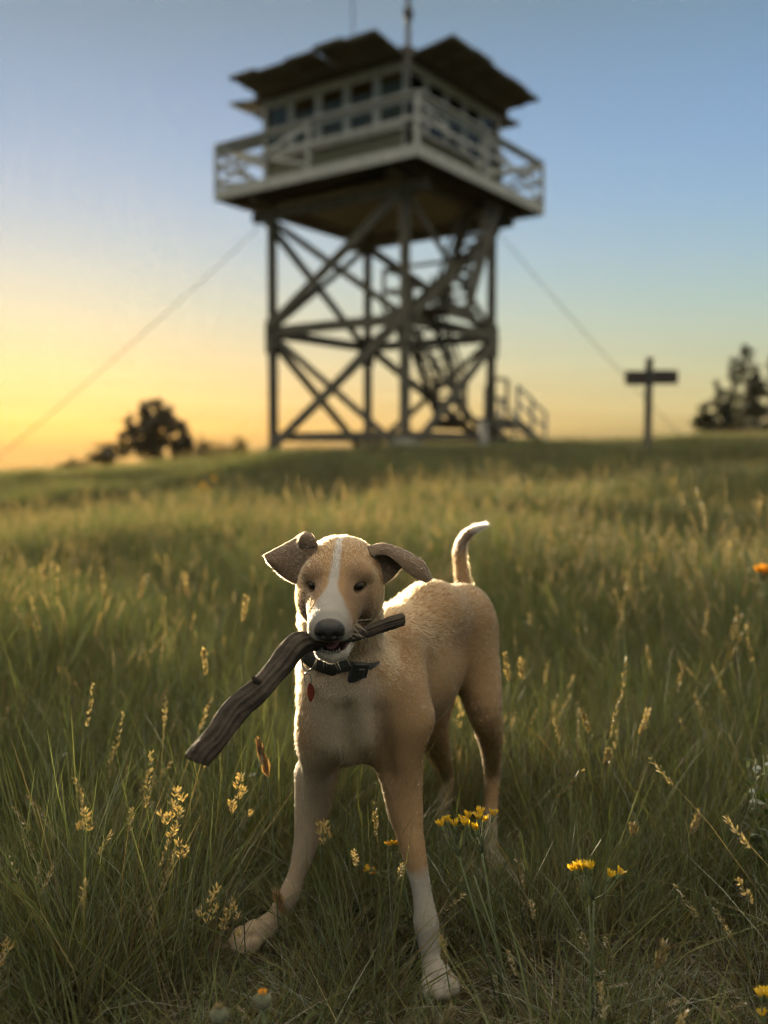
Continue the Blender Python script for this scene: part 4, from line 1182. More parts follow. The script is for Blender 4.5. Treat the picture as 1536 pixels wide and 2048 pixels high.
# coat: colours, hair length and lie of the hair, per vertex
def coat():
    n = len(DV)
    q = (DV - np.array(HC)); hr, hu, hf = q @ np.array(HR), q @ np.array(HU), q @ np.array(HF)
    ww = np.zeros(n); fl = np.zeros((n, 3)); ln = np.zeros(n)
    for kind, D, k, f, l, sub in prims:
        if sub: continue
        w = np.exp(-np.clip(pdist(kind, D, DV), 0, 1) / .006) + 1e-12
        ww += w; fl += w[:, None] * f; ln += w * l
    fl /= ww[:, None]; ln /= ww
    fl[EAR] = np.where(EARI[EAR][:, None], [.8, -.1, -.5], [-.85, .2, -.1]); ln[EAR] = .0045
    nz = lambda s, o: np.sin(DV[:, 0] * s + o) * np.sin(DV[:, 1] * s * 1.1 + 2 * o) * np.sin(DV[:, 2] * s * .9 + 3 * o)
    wob = nz(40, 1.) * .5 + nz(90, 2.) * .3 + nz(170, .4) * .2
    C = np.empty((n, 3)); C[:] = (.222, .130, .057)
    def mix(m, col):
        m = np.clip(m, 0, 1)[:, None]; C[:] = C * (1 - m) + np.array(col) * m
    ss = lambda e0, e1, x: (lambda t: t * t * (3 - 2 * t))(np.clip((x - e0) / (e1 - e0), 0, 1))
    near = lambda p, r0, r1: 1 - ss(r0, r1, np.linalg.norm(DV - np.array(p), axis=1) + wob * .02)
    # saddle slightly darker along the spine, paler flanks and belly
    mix(ss(.50, .58, DV[:, 2] + wob * .02) * ss(1.5, 1.6, DV[:, 1]) * .35, (.17, .09, .04))
    mix((1 - ss(.30, .40, DV[:, 2] + wob * .03)) * .2, (.235, .15, .08))
    # white chest
    mix(near(P(685, 1425, 1.38), .03, .095) * .8, (.31, .245, .17))
    mix(near(P(690, 1490, 1.41), .02, .085) * .6, (.31, .245, .17))
    mix(near(P(668, 1345, 1.40), .02, .05) * .25, (.28, .20, .12))
    # legs
    lf = (DV[:, 0] > -.01) & (DV[:, 1] < 1.56)
    rf = (DV[:, 0] < -.05) & (DV[:, 1] < 1.60)
    hind = DV[:, 1] > 1.62
    mix(ss(-.165, -.145, -(DV[:, 2] - .10 * (DV[:, 0] - .05)) + wob * .012) * lf * .95, (.25, .225, .19))
    mix(ss(-.38, -.27, -DV[:, 2] + wob * .03) * rf * .75, (.27, .215, .155))
    mix(ss(-.11, -.07, -DV[:, 2] + wob * .02) * hind, (.26, .21, .155))
    mix(ss(.572, .605, DV[:, 2]) * hind * ss(1.84, 1.87, DV[:, 1]) * .9, (.10, .07, .05))
    mix(ss(.175, .200, DV[:, 0]) * ss(.62, .635, DV[:, 2]) * hind, (.42, .38, .33))
    # head
    head = (hf > -.06) & (hu > -.080) & (np.abs(hr) < .09)
    face = ss(.01, .035, hf)
    mix(head * face * ss(.30, .9, 1 - np.abs(np.abs(hr) - .033) / .030) * ss(-.045, 0, hu) * .32, (.14, .085, .05))     # dark round the eyes
    mix(head * ss(.035, .06, hf) * ss(.012, .022, np.abs(hr)) * (1 - ss(.095, .11, hf)) * .65, (.14, .085, .05))         # dark sides of the muzzle
    mix(head * ss(.02, .05, -hu) * ss(.0, .05, hf) * ss(.03, .045, np.abs(hr)) * .4, (.20, .125, .07))
    bw = np.interp(hf, [-.045, .0, .05, .08, .098, .112, .130, .16], [.0035, .0055, .0062, .007, .011, .020, .027, .026])
    up = ss(-.022, -.010, hu) + (hf > .1)
    mix(.9 * head * (1 - ss(.7, 1.35, np.abs(hr + .001) / bw + wob * .38)) * np.clip(up, 0, 1) * (hf > -.045), (.28, .262, .238))
    mix(head * ss(.085, .11, hf) * ss(-.02, .0, -hu - .036) * .8, (.40, .34, .28))                                          # chin
    mix(head * ss(.02, .04, -hu - .03) * (hf > .03) * .5, (.40, .33, .26))
    # ears
    mix(EAR * .9, (.10, .066, .042))
    # bare skin: nose, lips, mouth, eye rims
    nose = np.linalg.norm((q @ np.array([list(HR), list(HU), list(HF)]).T - np.array([.002, -.0125, .155])) / np.array([.0205, .0178, .0170]), axis=1)
    bare = 1 - ss(.98, 1.08, nose)
    mth = (np.abs(hu + .042) < .0112) & (hf > .055) & (hf < .178) & (np.abs(hr) < .024)
    mth |= (np.abs(hu + .0405) < .0072) & (hf > .07) & (hf < .132) & (np.abs(hr) < .045)
    eye = np.zeros(n)
    for e in EYES:
        w = ((DV - np.array(e + HF * .008)) @ np.array([list(HR), list(HU), list(HF)]).T) / np.array([.0155, .0085, .02])
        eye = np.maximum(eye, 1 - ss(.75, 1.1, np.linalg.norm(w, axis=1)))
    mix(bare, (.022, .019, .018)); mix(mth * 1.0, (.035, .016, .014)); mix(eye * .7, (.10, .066, .042))
    bald = np.maximum(np.maximum(bare, mth), eye)
    ln *= (1 - bald)
    C *= (.82 + .12 * wob)[:, None]
    return np.concatenate([np.clip(C, .01, 1), np.ones((n, 1))], 1), ln, fl, bald
DC, DL, DFL, DB = coat()

def dog_skin():
    m = bpy.data.materials.new('dog_coat'); m.use_nodes = True
    n, l = m.node_tree.nodes, m.node_tree.links
    b = n['Principled BSDF']
    a = n.new('ShaderNodeAttribute'); a.attribute_name = 'coat'
    s = n.new('ShaderNodeAttribute'); s.attribute_name = 'bare'
    l.new(a.outputs['Color'], b.inputs['Base Color'])
    mr = n.new('ShaderNodeMapRange'); mr.inputs[3].default_value = .9; mr.inputs[4].default_value = .33
    l.new(s.outputs['Color'], mr.inputs[0]); l.new(mr.outputs[0], b.inputs['Roughness'])
    b.inputs['Specular IOR Level'].default_value = .3
    nz = n.new('ShaderNodeTexVoronoi'); nz.inputs['Scale'].default_value = 900
    tc = n.new('ShaderNodeTexCoord'); l.new(tc.outputs['Object'], nz.inputs['Vector'])
    bp = n.new('ShaderNodeBump'); bp.inputs['Strength'].default_value = .35; bp.inputs['Distance'].default_value = .0006
    l.new(nz.outputs['Distance'], bp.inputs['Height']); l.new(bp.outputs[0], b.inputs['Normal'])
    return m
dog_mesh = np_mesh('dog', DV, DF, [dog_skin()], True, {'coat': DC, 'bare': np.repeat(DB[:, None], 4, 1)})
dog = link('dog', dog_mesh)
tag(dog, 'tan dog with white blaze and floppy ears standing splay legged in the grass', 'dog')

def hair_mat():
    m = bpy.data.materials.new('dog_fur'); m.use_nodes = True
    n, l = m.node_tree.nodes, m.node_tree.links; n.clear()
    o = n.new('ShaderNodeOutputMaterial'); a = n.new('ShaderNodeAttribute'); a.attribute_name = 'coat'
    h = n.new('ShaderNodeBsdfHairPrincipled')
    h.parametrization = 'COLOR'
    h.inputs['Roughness'].default_value = .28
    h.inputs['Radial Roughness'].default_value = .45
    l.new(a.outputs['Color'], h.inputs['Color'])
    l.new(h.outputs[0], o.inputs[0])
    return m

def make_fur(count=150000, seed=3):
    r = np.random.default_rng(seed)
    f = DF; v = DV
    ar = .5 * np.linalg.norm(np.cross(v[f[:, 2]] - v[f[:, 0]], v[f[:, 3]] - v[f[:, 1]]), axis=1)
    lf = DL[f].mean(1); bf = DB[f].mean(1)
    # finer coat on head and ears
    cen = v[f].mean(1)
    hd = np.linalg.norm(cen - np.array(HC), axis=1) < .19
    w = ar * (1 + 1.6 * hd) * (lf > .0012) * (bf < .4)
    pick = r.choice(len(f), count, p=w / w.sum())
    a, b = r.uniform(0, 1, (2, count, 1))
    q = f[pick]
    bl = lambda A: (A[q[:, 0]] * (1 - a) + A[q[:, 1]] * a) * (1 - b) + (A[q[:, 3]] * (1 - a) + A[q[:, 2]] * a) * b
    p = bl(v); nn = bl(DN); nn /= np.linalg.norm(nn, axis=1)[:, None]
    swirl = np.stack([np.sin(p[:, (i + 1) % 3] * 190 + 2 * np.sin(p[:, i] * 120 + i)) + np.sin(p[:, (i + 2) % 3] * 310 + i) for i in range(3)], 1)
    fl = bl(DFL) + r.normal(size=(count, 3)) * .10 + swirl * .13
    fl -= nn * (fl * nn).sum(1)[:, None]
    fl /= np.linalg.norm(fl, axis=1)[:, None] + 1e-6
    bn = np.cross(nn, fl)
    ua, ub = (p * bn).sum(1) * 330, (p * fl).sum(1) * 55
    streak = np.sin(ua + 1.7 * np.sin(ub + .5 * ua)) * .5 + np.sin(ua * 2.3 + 2.1 * np.sin(ub * 1.6 + 1.)) * .35 + np.sin(ua * .41 + np.sin(ub * .7)) * .4
    streak = streak[:, None]
    L = bl(DL[:, None]) * r.uniform(.5, 1.1, (count, 1)) * .85
    L = L * (1 + .75 * np.clip(nn @ np.array([-.8, .45, .25]), 0, 1)[:, None] * (p[:, 2:3] > .3) * (p[:, 1:2] < 1.66))
    lift = r.uniform(.28, .7, (count, 1)) * np.clip(L / .009, .6, 1.3)
    stray = r.random((count, 1)) < .05
    lift = lift * np.clip(1 + .5 * streak, .35, 2)
    lift = np.where(stray, lift + .5, lift)
    d0 = nn * (lift + .25) + fl; d0 /= np.linalg.norm(d0, axis=1)[:, None]
    d1 = nn * lift * .6 + fl + np.array([0, 0, -.12]); d1 /= np.linalg.norm(d1, axis=1)[:, None]
    p0 = p - nn * .0008
    p1 = p0 + d0 * L * .4
    p2 = p1 + (d0 * .4 + d1 * .6) * L * .35
    p3 = p2 + d1 * L * .35
    pts = np.stack([p0, p1, p2, p3], 1).reshape(-1, 3).astype(np.float32)
    hc = bpy.data.hair_curves.new('fur')
    hc.add_curves([4] * count)
    hc.position_data.foreach_set('vector', pts.ravel())
    rad = np.tile(np.array([.00030, .00028, .00021, .00004], np.float32), count)
    at = hc.attributes.get('radius') or hc.attributes.new('radius', 'FLOAT', 'POINT')
    at.data.foreach_set('value', rad)
    cc = bl(DC) * r.uniform(.6, 1.4, (count, 1)) * np.clip(1 + .34 * streak, .45, 1.8); cc[:, 3] = 1
    ac = hc.attributes.new('coat', 'FLOAT_COLOR', 'CURVE')
    ac.data.foreach_set('color', cc.astype(np.float32).ravel())
    hc.materials.append(hair_mat())
    o = bpy.data.objects.new('fur', hc); COL.objects.link(o); o.parent = dog
    return o
make_fur()

# eyes
M['eye'] = mat('amber_eye', (.13, .078, .03), .04, (.085, .05, .02), 60, spec=.6)
M['pupil'] = mat('pupil', (.006, .005, .005), .06, spec=.6)
for e in EYES:
    c = e + HF * .0002
    m = MB()
    rows, cols = 10, 16
    for i in range(rows + 1):
        th = math.pi * i / rows
        for j in range(cols):
            ph = 2 * math.pi * j / cols
            m.v.append(tuple(c + (HR * math.cos(ph) + HU * math.sin(ph)) * (.0105 * math.sin(th)) + HF * (.0105 * math.cos(th))))
    for i in range(rows):
        for j in range(cols):
            m.f.append((i * cols + j, (i + 1) * cols + j, (i + 1) * cols + (j + 1) % cols, i * cols + (j + 1) % cols))
    o = m.build('eye', M['eye'], dog, True)
    g_ = (HF + HR * (.42 if (e - HC).dot(HR) > 0 else -.42) - HU * .05).normalized()      # the gaze
    m = MB(); m.tube([c + g_ * .0096, c + g_ * .0109], [.0046, .0034], 14); m.build('pupil', M['pupil'], o, True)

# tongue
M['tongue'] = mat('tongue', (.20, .07, .06), .35, (.13, .045, .04), 120, bump=.3)
m = MB()
tz = np.linspace(.06, .136, 12)
m.tube([H(0, -.0475 - .0015 * math.sin(8 * t), t) for t in tz], [.0125 * math.sqrt(max(.02, 1 - ((t - .085) / .056) ** 2)) for t in tz], 14, squash=.42)
m.build('tongue', M['tongue'], dog, True)

# lower and upper teeth just inside the lips
M['tooth'] = mat('tooth', (.30, .26, .19), .35, (.24, .20, .14), 80)
m = MB()
for i in range(-3, 4):
    b = H(i * .0040, -.0535, .141 - abs(i) * .0016); m.tube([b, b + HU * (.0036 if abs(i) < 3 else .0065)], [.0018, .0008], 6)
m.build('teeth', M['tooth'], dog, True)

# whisker_hair
M['whisker'] = mat('whisker', (.55, .45, .32), .4)
r_ = random.Random(4)
for s in (-1, 1):
    m = MB()
    for k in range(11):
        b = H(s * r_.uniform(.018, .029), r_.uniform(-.036, -.012), r_.uniform(.105, .14))
        d = (HR * s * r_.uniform(.6, 1.1) + HU * r_.uniform(-.8, .25) + HF * r_.uniform(-.2, .4)).normalized()
        L = r_.uniform(.014, .032)
        m.tube([b, b + d * L * .5, b + d * L + Vector((0, 0, -.003))], [.00035, .0003, .0001], 4)
    for k in range(6):
        b = H(s * r_.uniform(.002, .02), -.066, r_.uniform(.10, .145))
        d = (HR * s * r_.uniform(0, .6) - HU + HF * r_.uniform(-.1, .5)).normalized(); L = r_.uniform(.010, .022)
        m.tube([b, b + d * L * .5, b + d * L], [.00035, .0003, .0001], 4)
    m.build('whisker_hair', M['whisker'], dog)

# collar
M['collar'] = mat('nylon_collar', (.030, .028, .022), .7, (.018, .017, .014), 300, 3, bump=.3)
M['plastic'] = mat('black_plastic', (.02, .02, .02), .4)
M['ring'] = mat('steel_ring', (.3, .28, .25), .3, metal=1.0)
M['tagred'] = mat('red_tag', (.15, .035, .022), .4, (.22, .03, .015), 40)
ca = (P(692, 1350, 1.49) - P(683, 1205, 1.42)).normalized()        # along the neck
cc = P(668, 1306, 1.447)
ca = (ca + Vector((-.26, -.34, 0))).normalized()
ex = Vector((1, 0, 0)); ex = (ex - ca * ex.dot(ca)).normalized(); ey = ca.cross(ex)
def collar_r(a):
    # distance from the collar axis to the body surface, found by marching outwards
    d = np.array(ex * math.cos(a) + ey * math.sin(a)); ts = np.linspace(.02, .13, 120)
    pts = np.array(cc) + d * ts[:, None]
    fd = np.minimum(pdist('rc', NECK, pts), pdist('rc', THROAT, pts) + .004)
    i = np.argmax(fd > 0)
    ix = [np.clip(np.searchsorted(g, pts[:, j]), 0, len(g) - 1) for j, g in enumerate((gx_, gy_, gzz_))]
    ff = F_[ix[0], ix[1], ix[2]]; j = np.argmax(ff > 0)
    front = min(1, max(0, (-d[1] - .15) / .35))          # over the throat it rides on the chest, at the sides it sits in the fur of the neck
    return ts[i] + .0055 + front * (max(0, min(ts[j] if ff[j] > 0 else 1, ts[i] + .012) - ts[i]) + .001)
NECK = prims[5][1]; THROAT = [q for q in prims if q[0] == 'rc'][-1][1]
NA = 64
cr_ = np.array([collar_r(2 * math.pi * i / NA) for i in range(NA)])
for _ in range(4): cr_ = (np.roll(cr_, 1) + cr_ * 2 + np.roll(cr_, -1)) / 4
m = MB()
for i in range(NA):
    a = 2 * math.pi * i / NA
    d = ex * math.cos(a) + ey * math.sin(a)
    for (dr, h) in ((0, -.014), (.0035, -.014), (.0035, .014), (0, .014)):
        m.v.append(tuple(cc + d * (cr_[i] + dr) + ca * h))
for i in range(NA):
    j = (i + 1) % NA
    for k in range(4):
        m.f.append((i * 4 + k, j * 4 + k, j * 4 + (k + 1) % 4, i * 4 + (k + 1) % 4))
collar = m.build('collar', M['collar'], dog, True)
collar['label'] = 'dark webbing collar with a plastic buckle and a red tag'
def on_collar(px):
    best = min(range(NA), key=lambda i: abs((lambda q: 768 + FPX * q.x / max(q.y, .1))(cc + (ex * math.cos(2 * math.pi * i / NA) + ey * math.sin(2 * math.pi * i / NA)) * cr_[i]) - px) + (1000 if (ex * math.cos(2 * math.pi * i / NA) + ey * math.sin(2 * math.pi * i / NA)).y > 0 else 0))
    a = 2 * math.pi * best / NA
    d = ex * math.cos(a) + ey * math.sin(a)
    return cc + d * cr_[best], d
bp_, bd = on_collar(712)
bt = ca.cross(bd).normalized()
rot = Matrix((bt, bd, ca)).transposed()
m = MB(); m.box(bp_ + bd * .007, (.030, .009, .031), rot); m.box(bp_ + bd * .0125, (.012, .003, .017), rot); m.build('buckle', M['plastic'], collar, bevel=.002)
gp, gd = on_collar(622)
gt = ca.cross(gd).normalized()
m = MB()
ctr = gp + gd * .008
m.tube([ctr + gt * (.013 * math.cos(t)) + ca * (.019 * math.sin(t)) for t in np.linspace(0, 2 * math.pi, 25)], .0016, 6, cap=False)
m.build('ring', M['ring'], collar, True)
m = MB(); c2 = ctr + Vector((-.002, -.004, -.030))
m.tube([c2 + gt * (.007 * math.cos(t)) + Vector((0, 0, .009 * math.sin(t))) for t in np.linspace(0, 2 * math.pi, 17)], .0009, 5, cap=False)
m.build('ring', M['ring'], collar, True)
m = MB(); c3 = c2 + Vector((.005, -.003, -.020))
out_ = []
for t in np.linspace(0, 2 * math.pi, 22, endpoint=False):
    out_.append((math.cos(t) * .0072, math.sin(t) * (.0135 + .002 * math.cos(3 * t))))
tn = Vector((.75, -.6, .1)).normalized(); tx = Vector((0, 0, 1)).cross(tn).normalized(); tz = tn.cross(tx)
m.add([c3 + tx * a + tz * b + tn * .0008 for a, b in out_] + [c3 + tx * a + tz * b - tn * .0008 for a, b in out_],
      [tuple(range(22)), tuple(range(43, 21, -1))] + [(i, 22 + i, 22 + (i + 1) % 22, (i + 1) % 22) for i in range(22)])
m.build('tag', M['tagred'], collar)

# ------------------------------------------------------------------ stick held in the mouth
def stick_mat():
    m = mat('stick_bark', (.052, .038, .026), .85, (.020, .015, .011), 30, 8, (1, 1, 1), .9)
    return m
def catmull(pts, n):
    A = np.array([list(p) for p in pts], float); t = np.linspace(0, len(A) - 1, n); i = np.clip(t.astype(int), 0, len(A) - 2); u = (t - i)[:, None]
    g = lambda k: A[np.clip(k, 0, len(A) - 1)]
    p0, p1, p2, p3 = g(i - 1), g(i), g(i + 1), g(i + 2)
    return .5 * (2 * p1 + (p2 - p0) * u + (2 * p0 - 5 * p1 + 4 * p2 - p3) * u ** 2 + (3 * p1 - p0 - 3 * p2 + p3) * u ** 3)
sp_ = [P(806, 1240, 1.335), P(770, 1249, 1.32), P(730, 1262, 1.30), P(690, 1276, 1.285), P(655, 1283, 1.275), P(622, 1281, 1.262), P(594, 1294, 1.245), P(562, 1330, 1.225), P(520, 1376, 1.20), P(478, 1418, 1.18), P(440, 1462, 1.16), P(410, 1500, 1.15), P(393, 1524, 1.145)]
sr_ = [.0085, .0095, .0090, .0085, .0095, .0140, .0170, .0168, .0162, .0170, .0168, .0172, .0150]
NS = 160
pts = catmull(sp_, NS); rr = np.interp(np.linspace(0, len(sr_) - 1, NS), range(len(sr_)), sr_)
pts += np.stack([.0010 * np.sin(np.linspace(0, 31, NS)), .0010 * np.cos(np.linspace(0, 23, NS)), .0012 * np.sin(np.linspace(1, 27, NS))], 1)
rr[0] *= .6; rr[-1] *= .55; rr[-2] *= .9
rs = np.random.default_rng(12)
ph = rs.uniform(0, 6.28, 8)
def wob(i, a):
    t = i / NS
    return 1 + .09 * math.sin(3 * a + ph[0] + 5 * t) + .06 * math.sin(7 * a + ph[1] + 9 * t + .6 * math.sin(33 * t)) + .06 * math.sin(12 * a + ph[2] - 3 * t + .8 * math.sin(47 * t)) + .05 * math.sin(26 * t + ph[3]) + .03 * math.sin(61 * t + 2 * a) + .02 * math.sin(17 * a + ph[4] + 20 * t)
m = MB()
m.tube(pts, list(rr * .94), 64, wob=wob)
stick = m.build('stick', stick_mat(), None, True)
tag(stick, 'thick dark weathered stick held crosswise in the mouth of the dog', 'stick')
m = MB()
for (t, L, az) in ((.66, .010, 2.4),):
    i = int(t * NS); a = Vector(pts[i]); d = Vector((math.cos(az) * .4, -.5, math.sin(az) * .8)).normalized()
    m.tube([a + d * rr[i] * .7, a + d * (rr[i] + L * .5), a + d * (rr[i] + L)], [.0055, .004, .002], 8)
m.build('twig_stub', stick.data.materials[0], stick, True)
# ------------------------------------------------------------------ single flowers and seed heads one can pick out
M['stem'] = mat('plant_stem', (.085, .10, .045), .8, (.055, .065, .03), 60)
M['calyx'] = mat('flower_calyx', (.12, .14, .055), .8, (.07, .085, .035), 80)
M['petal'] = leaf_mat('yellow_petal', trans=.5, rand=.1)
M['bud'] = mat('hairy_bud', (.10, .105, .06), .9, (.06, .065, .038), 90)
M['leafg'] = leaf_mat('plant_leaf', trans=.45)
pr = np.random.default_rng(77)

def to_ground(p, lean=(0, 0)):
    x, y = p.x + lean[0], p.y + lean[1]
    return Vector((x, y, gz(x, y)))

def petals(name, o, ax, n, L, wdt, spread, parent, cols, layers=2):
    t = Tuft(int(pr.integers(1 << 30)))
    ax = np.array(ax); u = np.cross(ax, [.3, 1, .2]); u /= np.linalg.norm(u); w = np.cross(ax, u)
    for ly in range(layers):
        m = n
        a = np.linspace(0, 2 * np.pi, m, endpoint=False) + t.r.uniform(0, 1)
        rd = np.cos(a)[:, None] * u + np.sin(a)[:, None] * w
        sp = spread * (1 - .5 * ly / layers)
        b = np.array(o) + rd * L * .12
        d = ax * np.cos(sp) + rd * np.sin(sp)
        l = L * t.r.uniform(.8, 1.15, (m, 1))
        p = np.stack([b, b + d * l * .45, b + d * l * .8 + rd * l * .05, b + d * l + rd * l * .14], 1)
        c = cols[t.r.integers(0, len(cols), m)]
        t.ribbon(p, np.tile(np.array([.5, 1, .9, .35]) * wdt, (m, 1)), c * .8, c)
    return link(name, t.mesh(name, M['petal']), parent)
YEL = np.array([(.72, .50, .03), (.76, .54, .05), (.70, .44, .02)])
ORG = np.array([(.70, .30, .02), (.72, .36, .03)])

def flower_plant(name, heads, d, base_px, label, cols=YEL, size=1.0, forks=None, droop=False):
    """heads: pixel positions of the flower heads; stems meet lower down in a branching stalk"""
    hp = [P(x, y, d + dd) for x, y, dd in heads]
    b = P(base_px[0], base_px[1], d + .01); base = to_ground(b)
    root = empty(name, base)
    tag(root, label, 'wildflower', 'yellow wildflowers near the dog')
    hp = [h - base for h in hp]
    mean = sum(hp, Vector()) / len(hp)
    fork = [Vector((f.x, f.y, f.z)) - base for f in [P(x, y, d) for x, y in (forks or [])]] or [mean * .55]
    m = MB()
    for f in fork:
        mid = f * .5 + Vector((pr.normal(0, .006), pr.normal(0, .006), 0))
        m.tube([(0, 0, -.02), mid, f], [.0021, .0018, .0014], 6)
    for h in hp:
        f = min(fork, key=lambda q: (q - h).length)
        mid = f.lerp(h, .55) + Vector((0, 0, -.006)) + Vector((pr.normal(0, .003), 0, 0))
        m.tube([f, mid, h], [.0013, .0011, .0010], 5)
    m.build('stem', M['stem'], root, True)
    t = Tuft(int(pr.integers(1 << 30)))
    for q in range(11):
        f = fork[int(pr.integers(len(fork)))]
        o = np.array(f) * pr.uniform(.1, .7); a = pr.uniform(0, 6.28); dd = np.array([math.cos(a), math.sin(a) * .8, .9]); L = pr.uniform(.015, .038)
        p = np.stack([o, o + dd * L * .35, o + dd * L * .7 + [0, 0, -.003], o + dd * L + [0, 0, -.010]])[None]
        c = np.array([[.05, .065, .024]]) * pr.uniform(.8, 1.3)
        t.ribbon(p, np.array([[.0014, .0026, .0020, .0004]]), c, c)
    link('leaf', t.mesh('leaf', M['leafg']), root)
    for h in hp:
        f = min(fork, key=lambda q: (q - h).length)
        ax = ((h - f).normalized() + Vector((0, 0, .6))).normalized()
        m = MB(); m.tube([h - ax * .001, h + ax * .003 * size, h + ax * .008 * size, h + ax * .0105 * size], [.0012, .0026 * size, .0029 * size, .0025 * size], 8)
        fh = m.build('flower_head', M['calyx'], root, True)
        petals('petals', h + ax * .0082 * size, ax, 10, .0110 * size, .0034 * size, .42, fh, cols)

flower_plant('yellow_wildflower', [(887, 1664, 0), (897, 1656, .01), (911, 1664, .0), (925, 1657, .012), (933, 1648, 0), (940, 1668, .01), (958, 1650, -.01), (962, 1640, 0), (968, 1656, .008), (983, 1644, .01), (955, 1672, 0), (936, 1660, -.01)],
             1.33, (1008, 1985), 'largest yellow wildflower, its wide cluster of heads right of the front legs', forks=[(918, 1712), (948, 1752), (964, 1706)])
flower_plant('yellow_wildflower', [(1153, 1752, 0), (1162, 1748, .01), (1172, 1748, 0), (1182, 1750, -.01), (1214, 1766, .0), (1232, 1760, .01), (1168, 1758, .01)],
             1.30, (1186, 2010), 'yellow wildflower standing alone at the lower right of the dog', forks=[(1188, 1800), (1178, 1812)])
flower_plant('yellow_wildflower', [(751, 1742, 0), (762, 1752, .01), (784, 1702, .0), (794, 1703, .01)], 1.46, (842, 1850), 'small yellow wildflower half hidden behind the front leg at the right', cols=np.concatenate([YEL, ORG]), forks=[(802, 1752), (800, 1730)], size=.95)
flower_plant('yellow_wildflower', [(1522, 2006, 0), (1530, 2003, .01), (1537, 2010, 0), (1528, 2046, 0)], 1.18, (1545, 2200), 'yellow wildflower at the bottom right corner of the picture', size=.95, forks=[(1538, 2080)])
flower_plant('yellow_wildflower', [(1520, 1158, 0), (1531, 1154, .02), (1541, 1160, 0), (1527, 1162, .02)], 2.6, (1530, 1330), 'orange yellow wildflower far back at the right edge of the picture', cols=ORG, size=2.0)

def bud(px, py, d, r, label, tip):
    c = P(px, py, d); base = to_ground(c, (.01, .0))
    root = empty('flower_bud', base); tag(root, label, 'flower bud', 'closed buds at the bottom edge')
    c = c - base
    m = MB(); m.tube([(0, 0, -.02), Vector((c.x * .2, c.y * .5, c.z * .5)), c - Vector((0, 0, r * .8))], [.0022, .002, .0022], 7); m.build('stem', M['stem'], root, True)
    m = MB(); zs = np.linspace(-1, 1, 11)
    m.tube([c + Vector((0, 0, z * r)) for z in zs], [max(.0012, r * (.98 * math.sqrt(max(0, 1 - (z * .97) ** 2)) * (1.0 if z < .2 else 1 - .25 * (z - .2)))) for z in zs], 18)
    b = m.build('bud_head', M['bud'], root, True)
    t = Tuft(5)
    n = 260; u = t.r.normal(size=(n, 3)); u /= np.linalg.norm(u, axis=1)[:, None]; u = u[u[:, 2] < .75]; n = len(u)
    o = np.array(c) + u * r * .93; dd = u + t.r.normal(0, .35, (n, 3)); L = t.r.uniform(.001, .0028, (n, 1))
    p = np.stack([o, o + dd * L * .5, o + dd * L], 1); cc = np.full((n, 3), .22) * np.array([1, .95, .75])
    t.ribbon(p, np.tile(np.array([.0004, .0003, .0001]), (n, 1)), cc, cc); link('bud_hair', t.mesh('bud_hair', M['leafg']), b)
    if tip is not None:
        petals('petals', c + Vector((0, 0, r * .55)), (0, 0, 1), 16, r * .62, .0035, .55, b, tip, 3)
bud(526, 2000, 1.02, .0094, 'round hairy bud with an orange top at the bottom edge', ORG)
bud(438, 2030, 1.00, .0096, 'closed greenish bud without petals, left of the orange topped bud', np.array([(.22, .16, .08)]))

# broad leaved plant at the right edge
lp = P(1530, 1590, 1.62); lb = to_ground(lp)
root = empty('leafy_plant', lb); tag(root, 'broad leaved green plant at the right edge beside tall grass', 'plant')
m = MB(); t = Tuft(31)
for k in range(7):
    e = P(1500 + k * 12 + pr.normal(0, 4), 1500 + 14 * abs(k - 3) + pr.normal(0, 12), 1.62 + pr.normal(0, .03)) - lb
    m.tube([(0, 0, -.01), e * .5 + Vector((pr.normal(0, .008), 0, .01)), e], [.0022, .0018, .001], 6)
    n = 11; o = np.array(e) * pr.uniform(.35, 1.02, (n, 1)); dd = pr.normal(size=(n, 3)); dd[:, 2] = np.abs(dd[:, 2]) * .6; dd /= np.linalg.norm(dd, axis=1)[:, None]; s = pr.uniform(.02, .036, (n, 1))
    p = np.stack([o, o + dd * s * .3, o + dd * s * .7 + [0, 0, -.002], o + dd * s + [0, 0, -.006]], 1); c = np.array([(.05, .075, .018), (.04, .06, .016)])[pr.integers(0, 2, n)]
    t.ribbon(p, s * np.array([[.06, .42, .36, .04]]), c, c)
m.build('stem', M['stem'], root, True); link('leaf', t.mesh('leaf', M['leafg']), root)

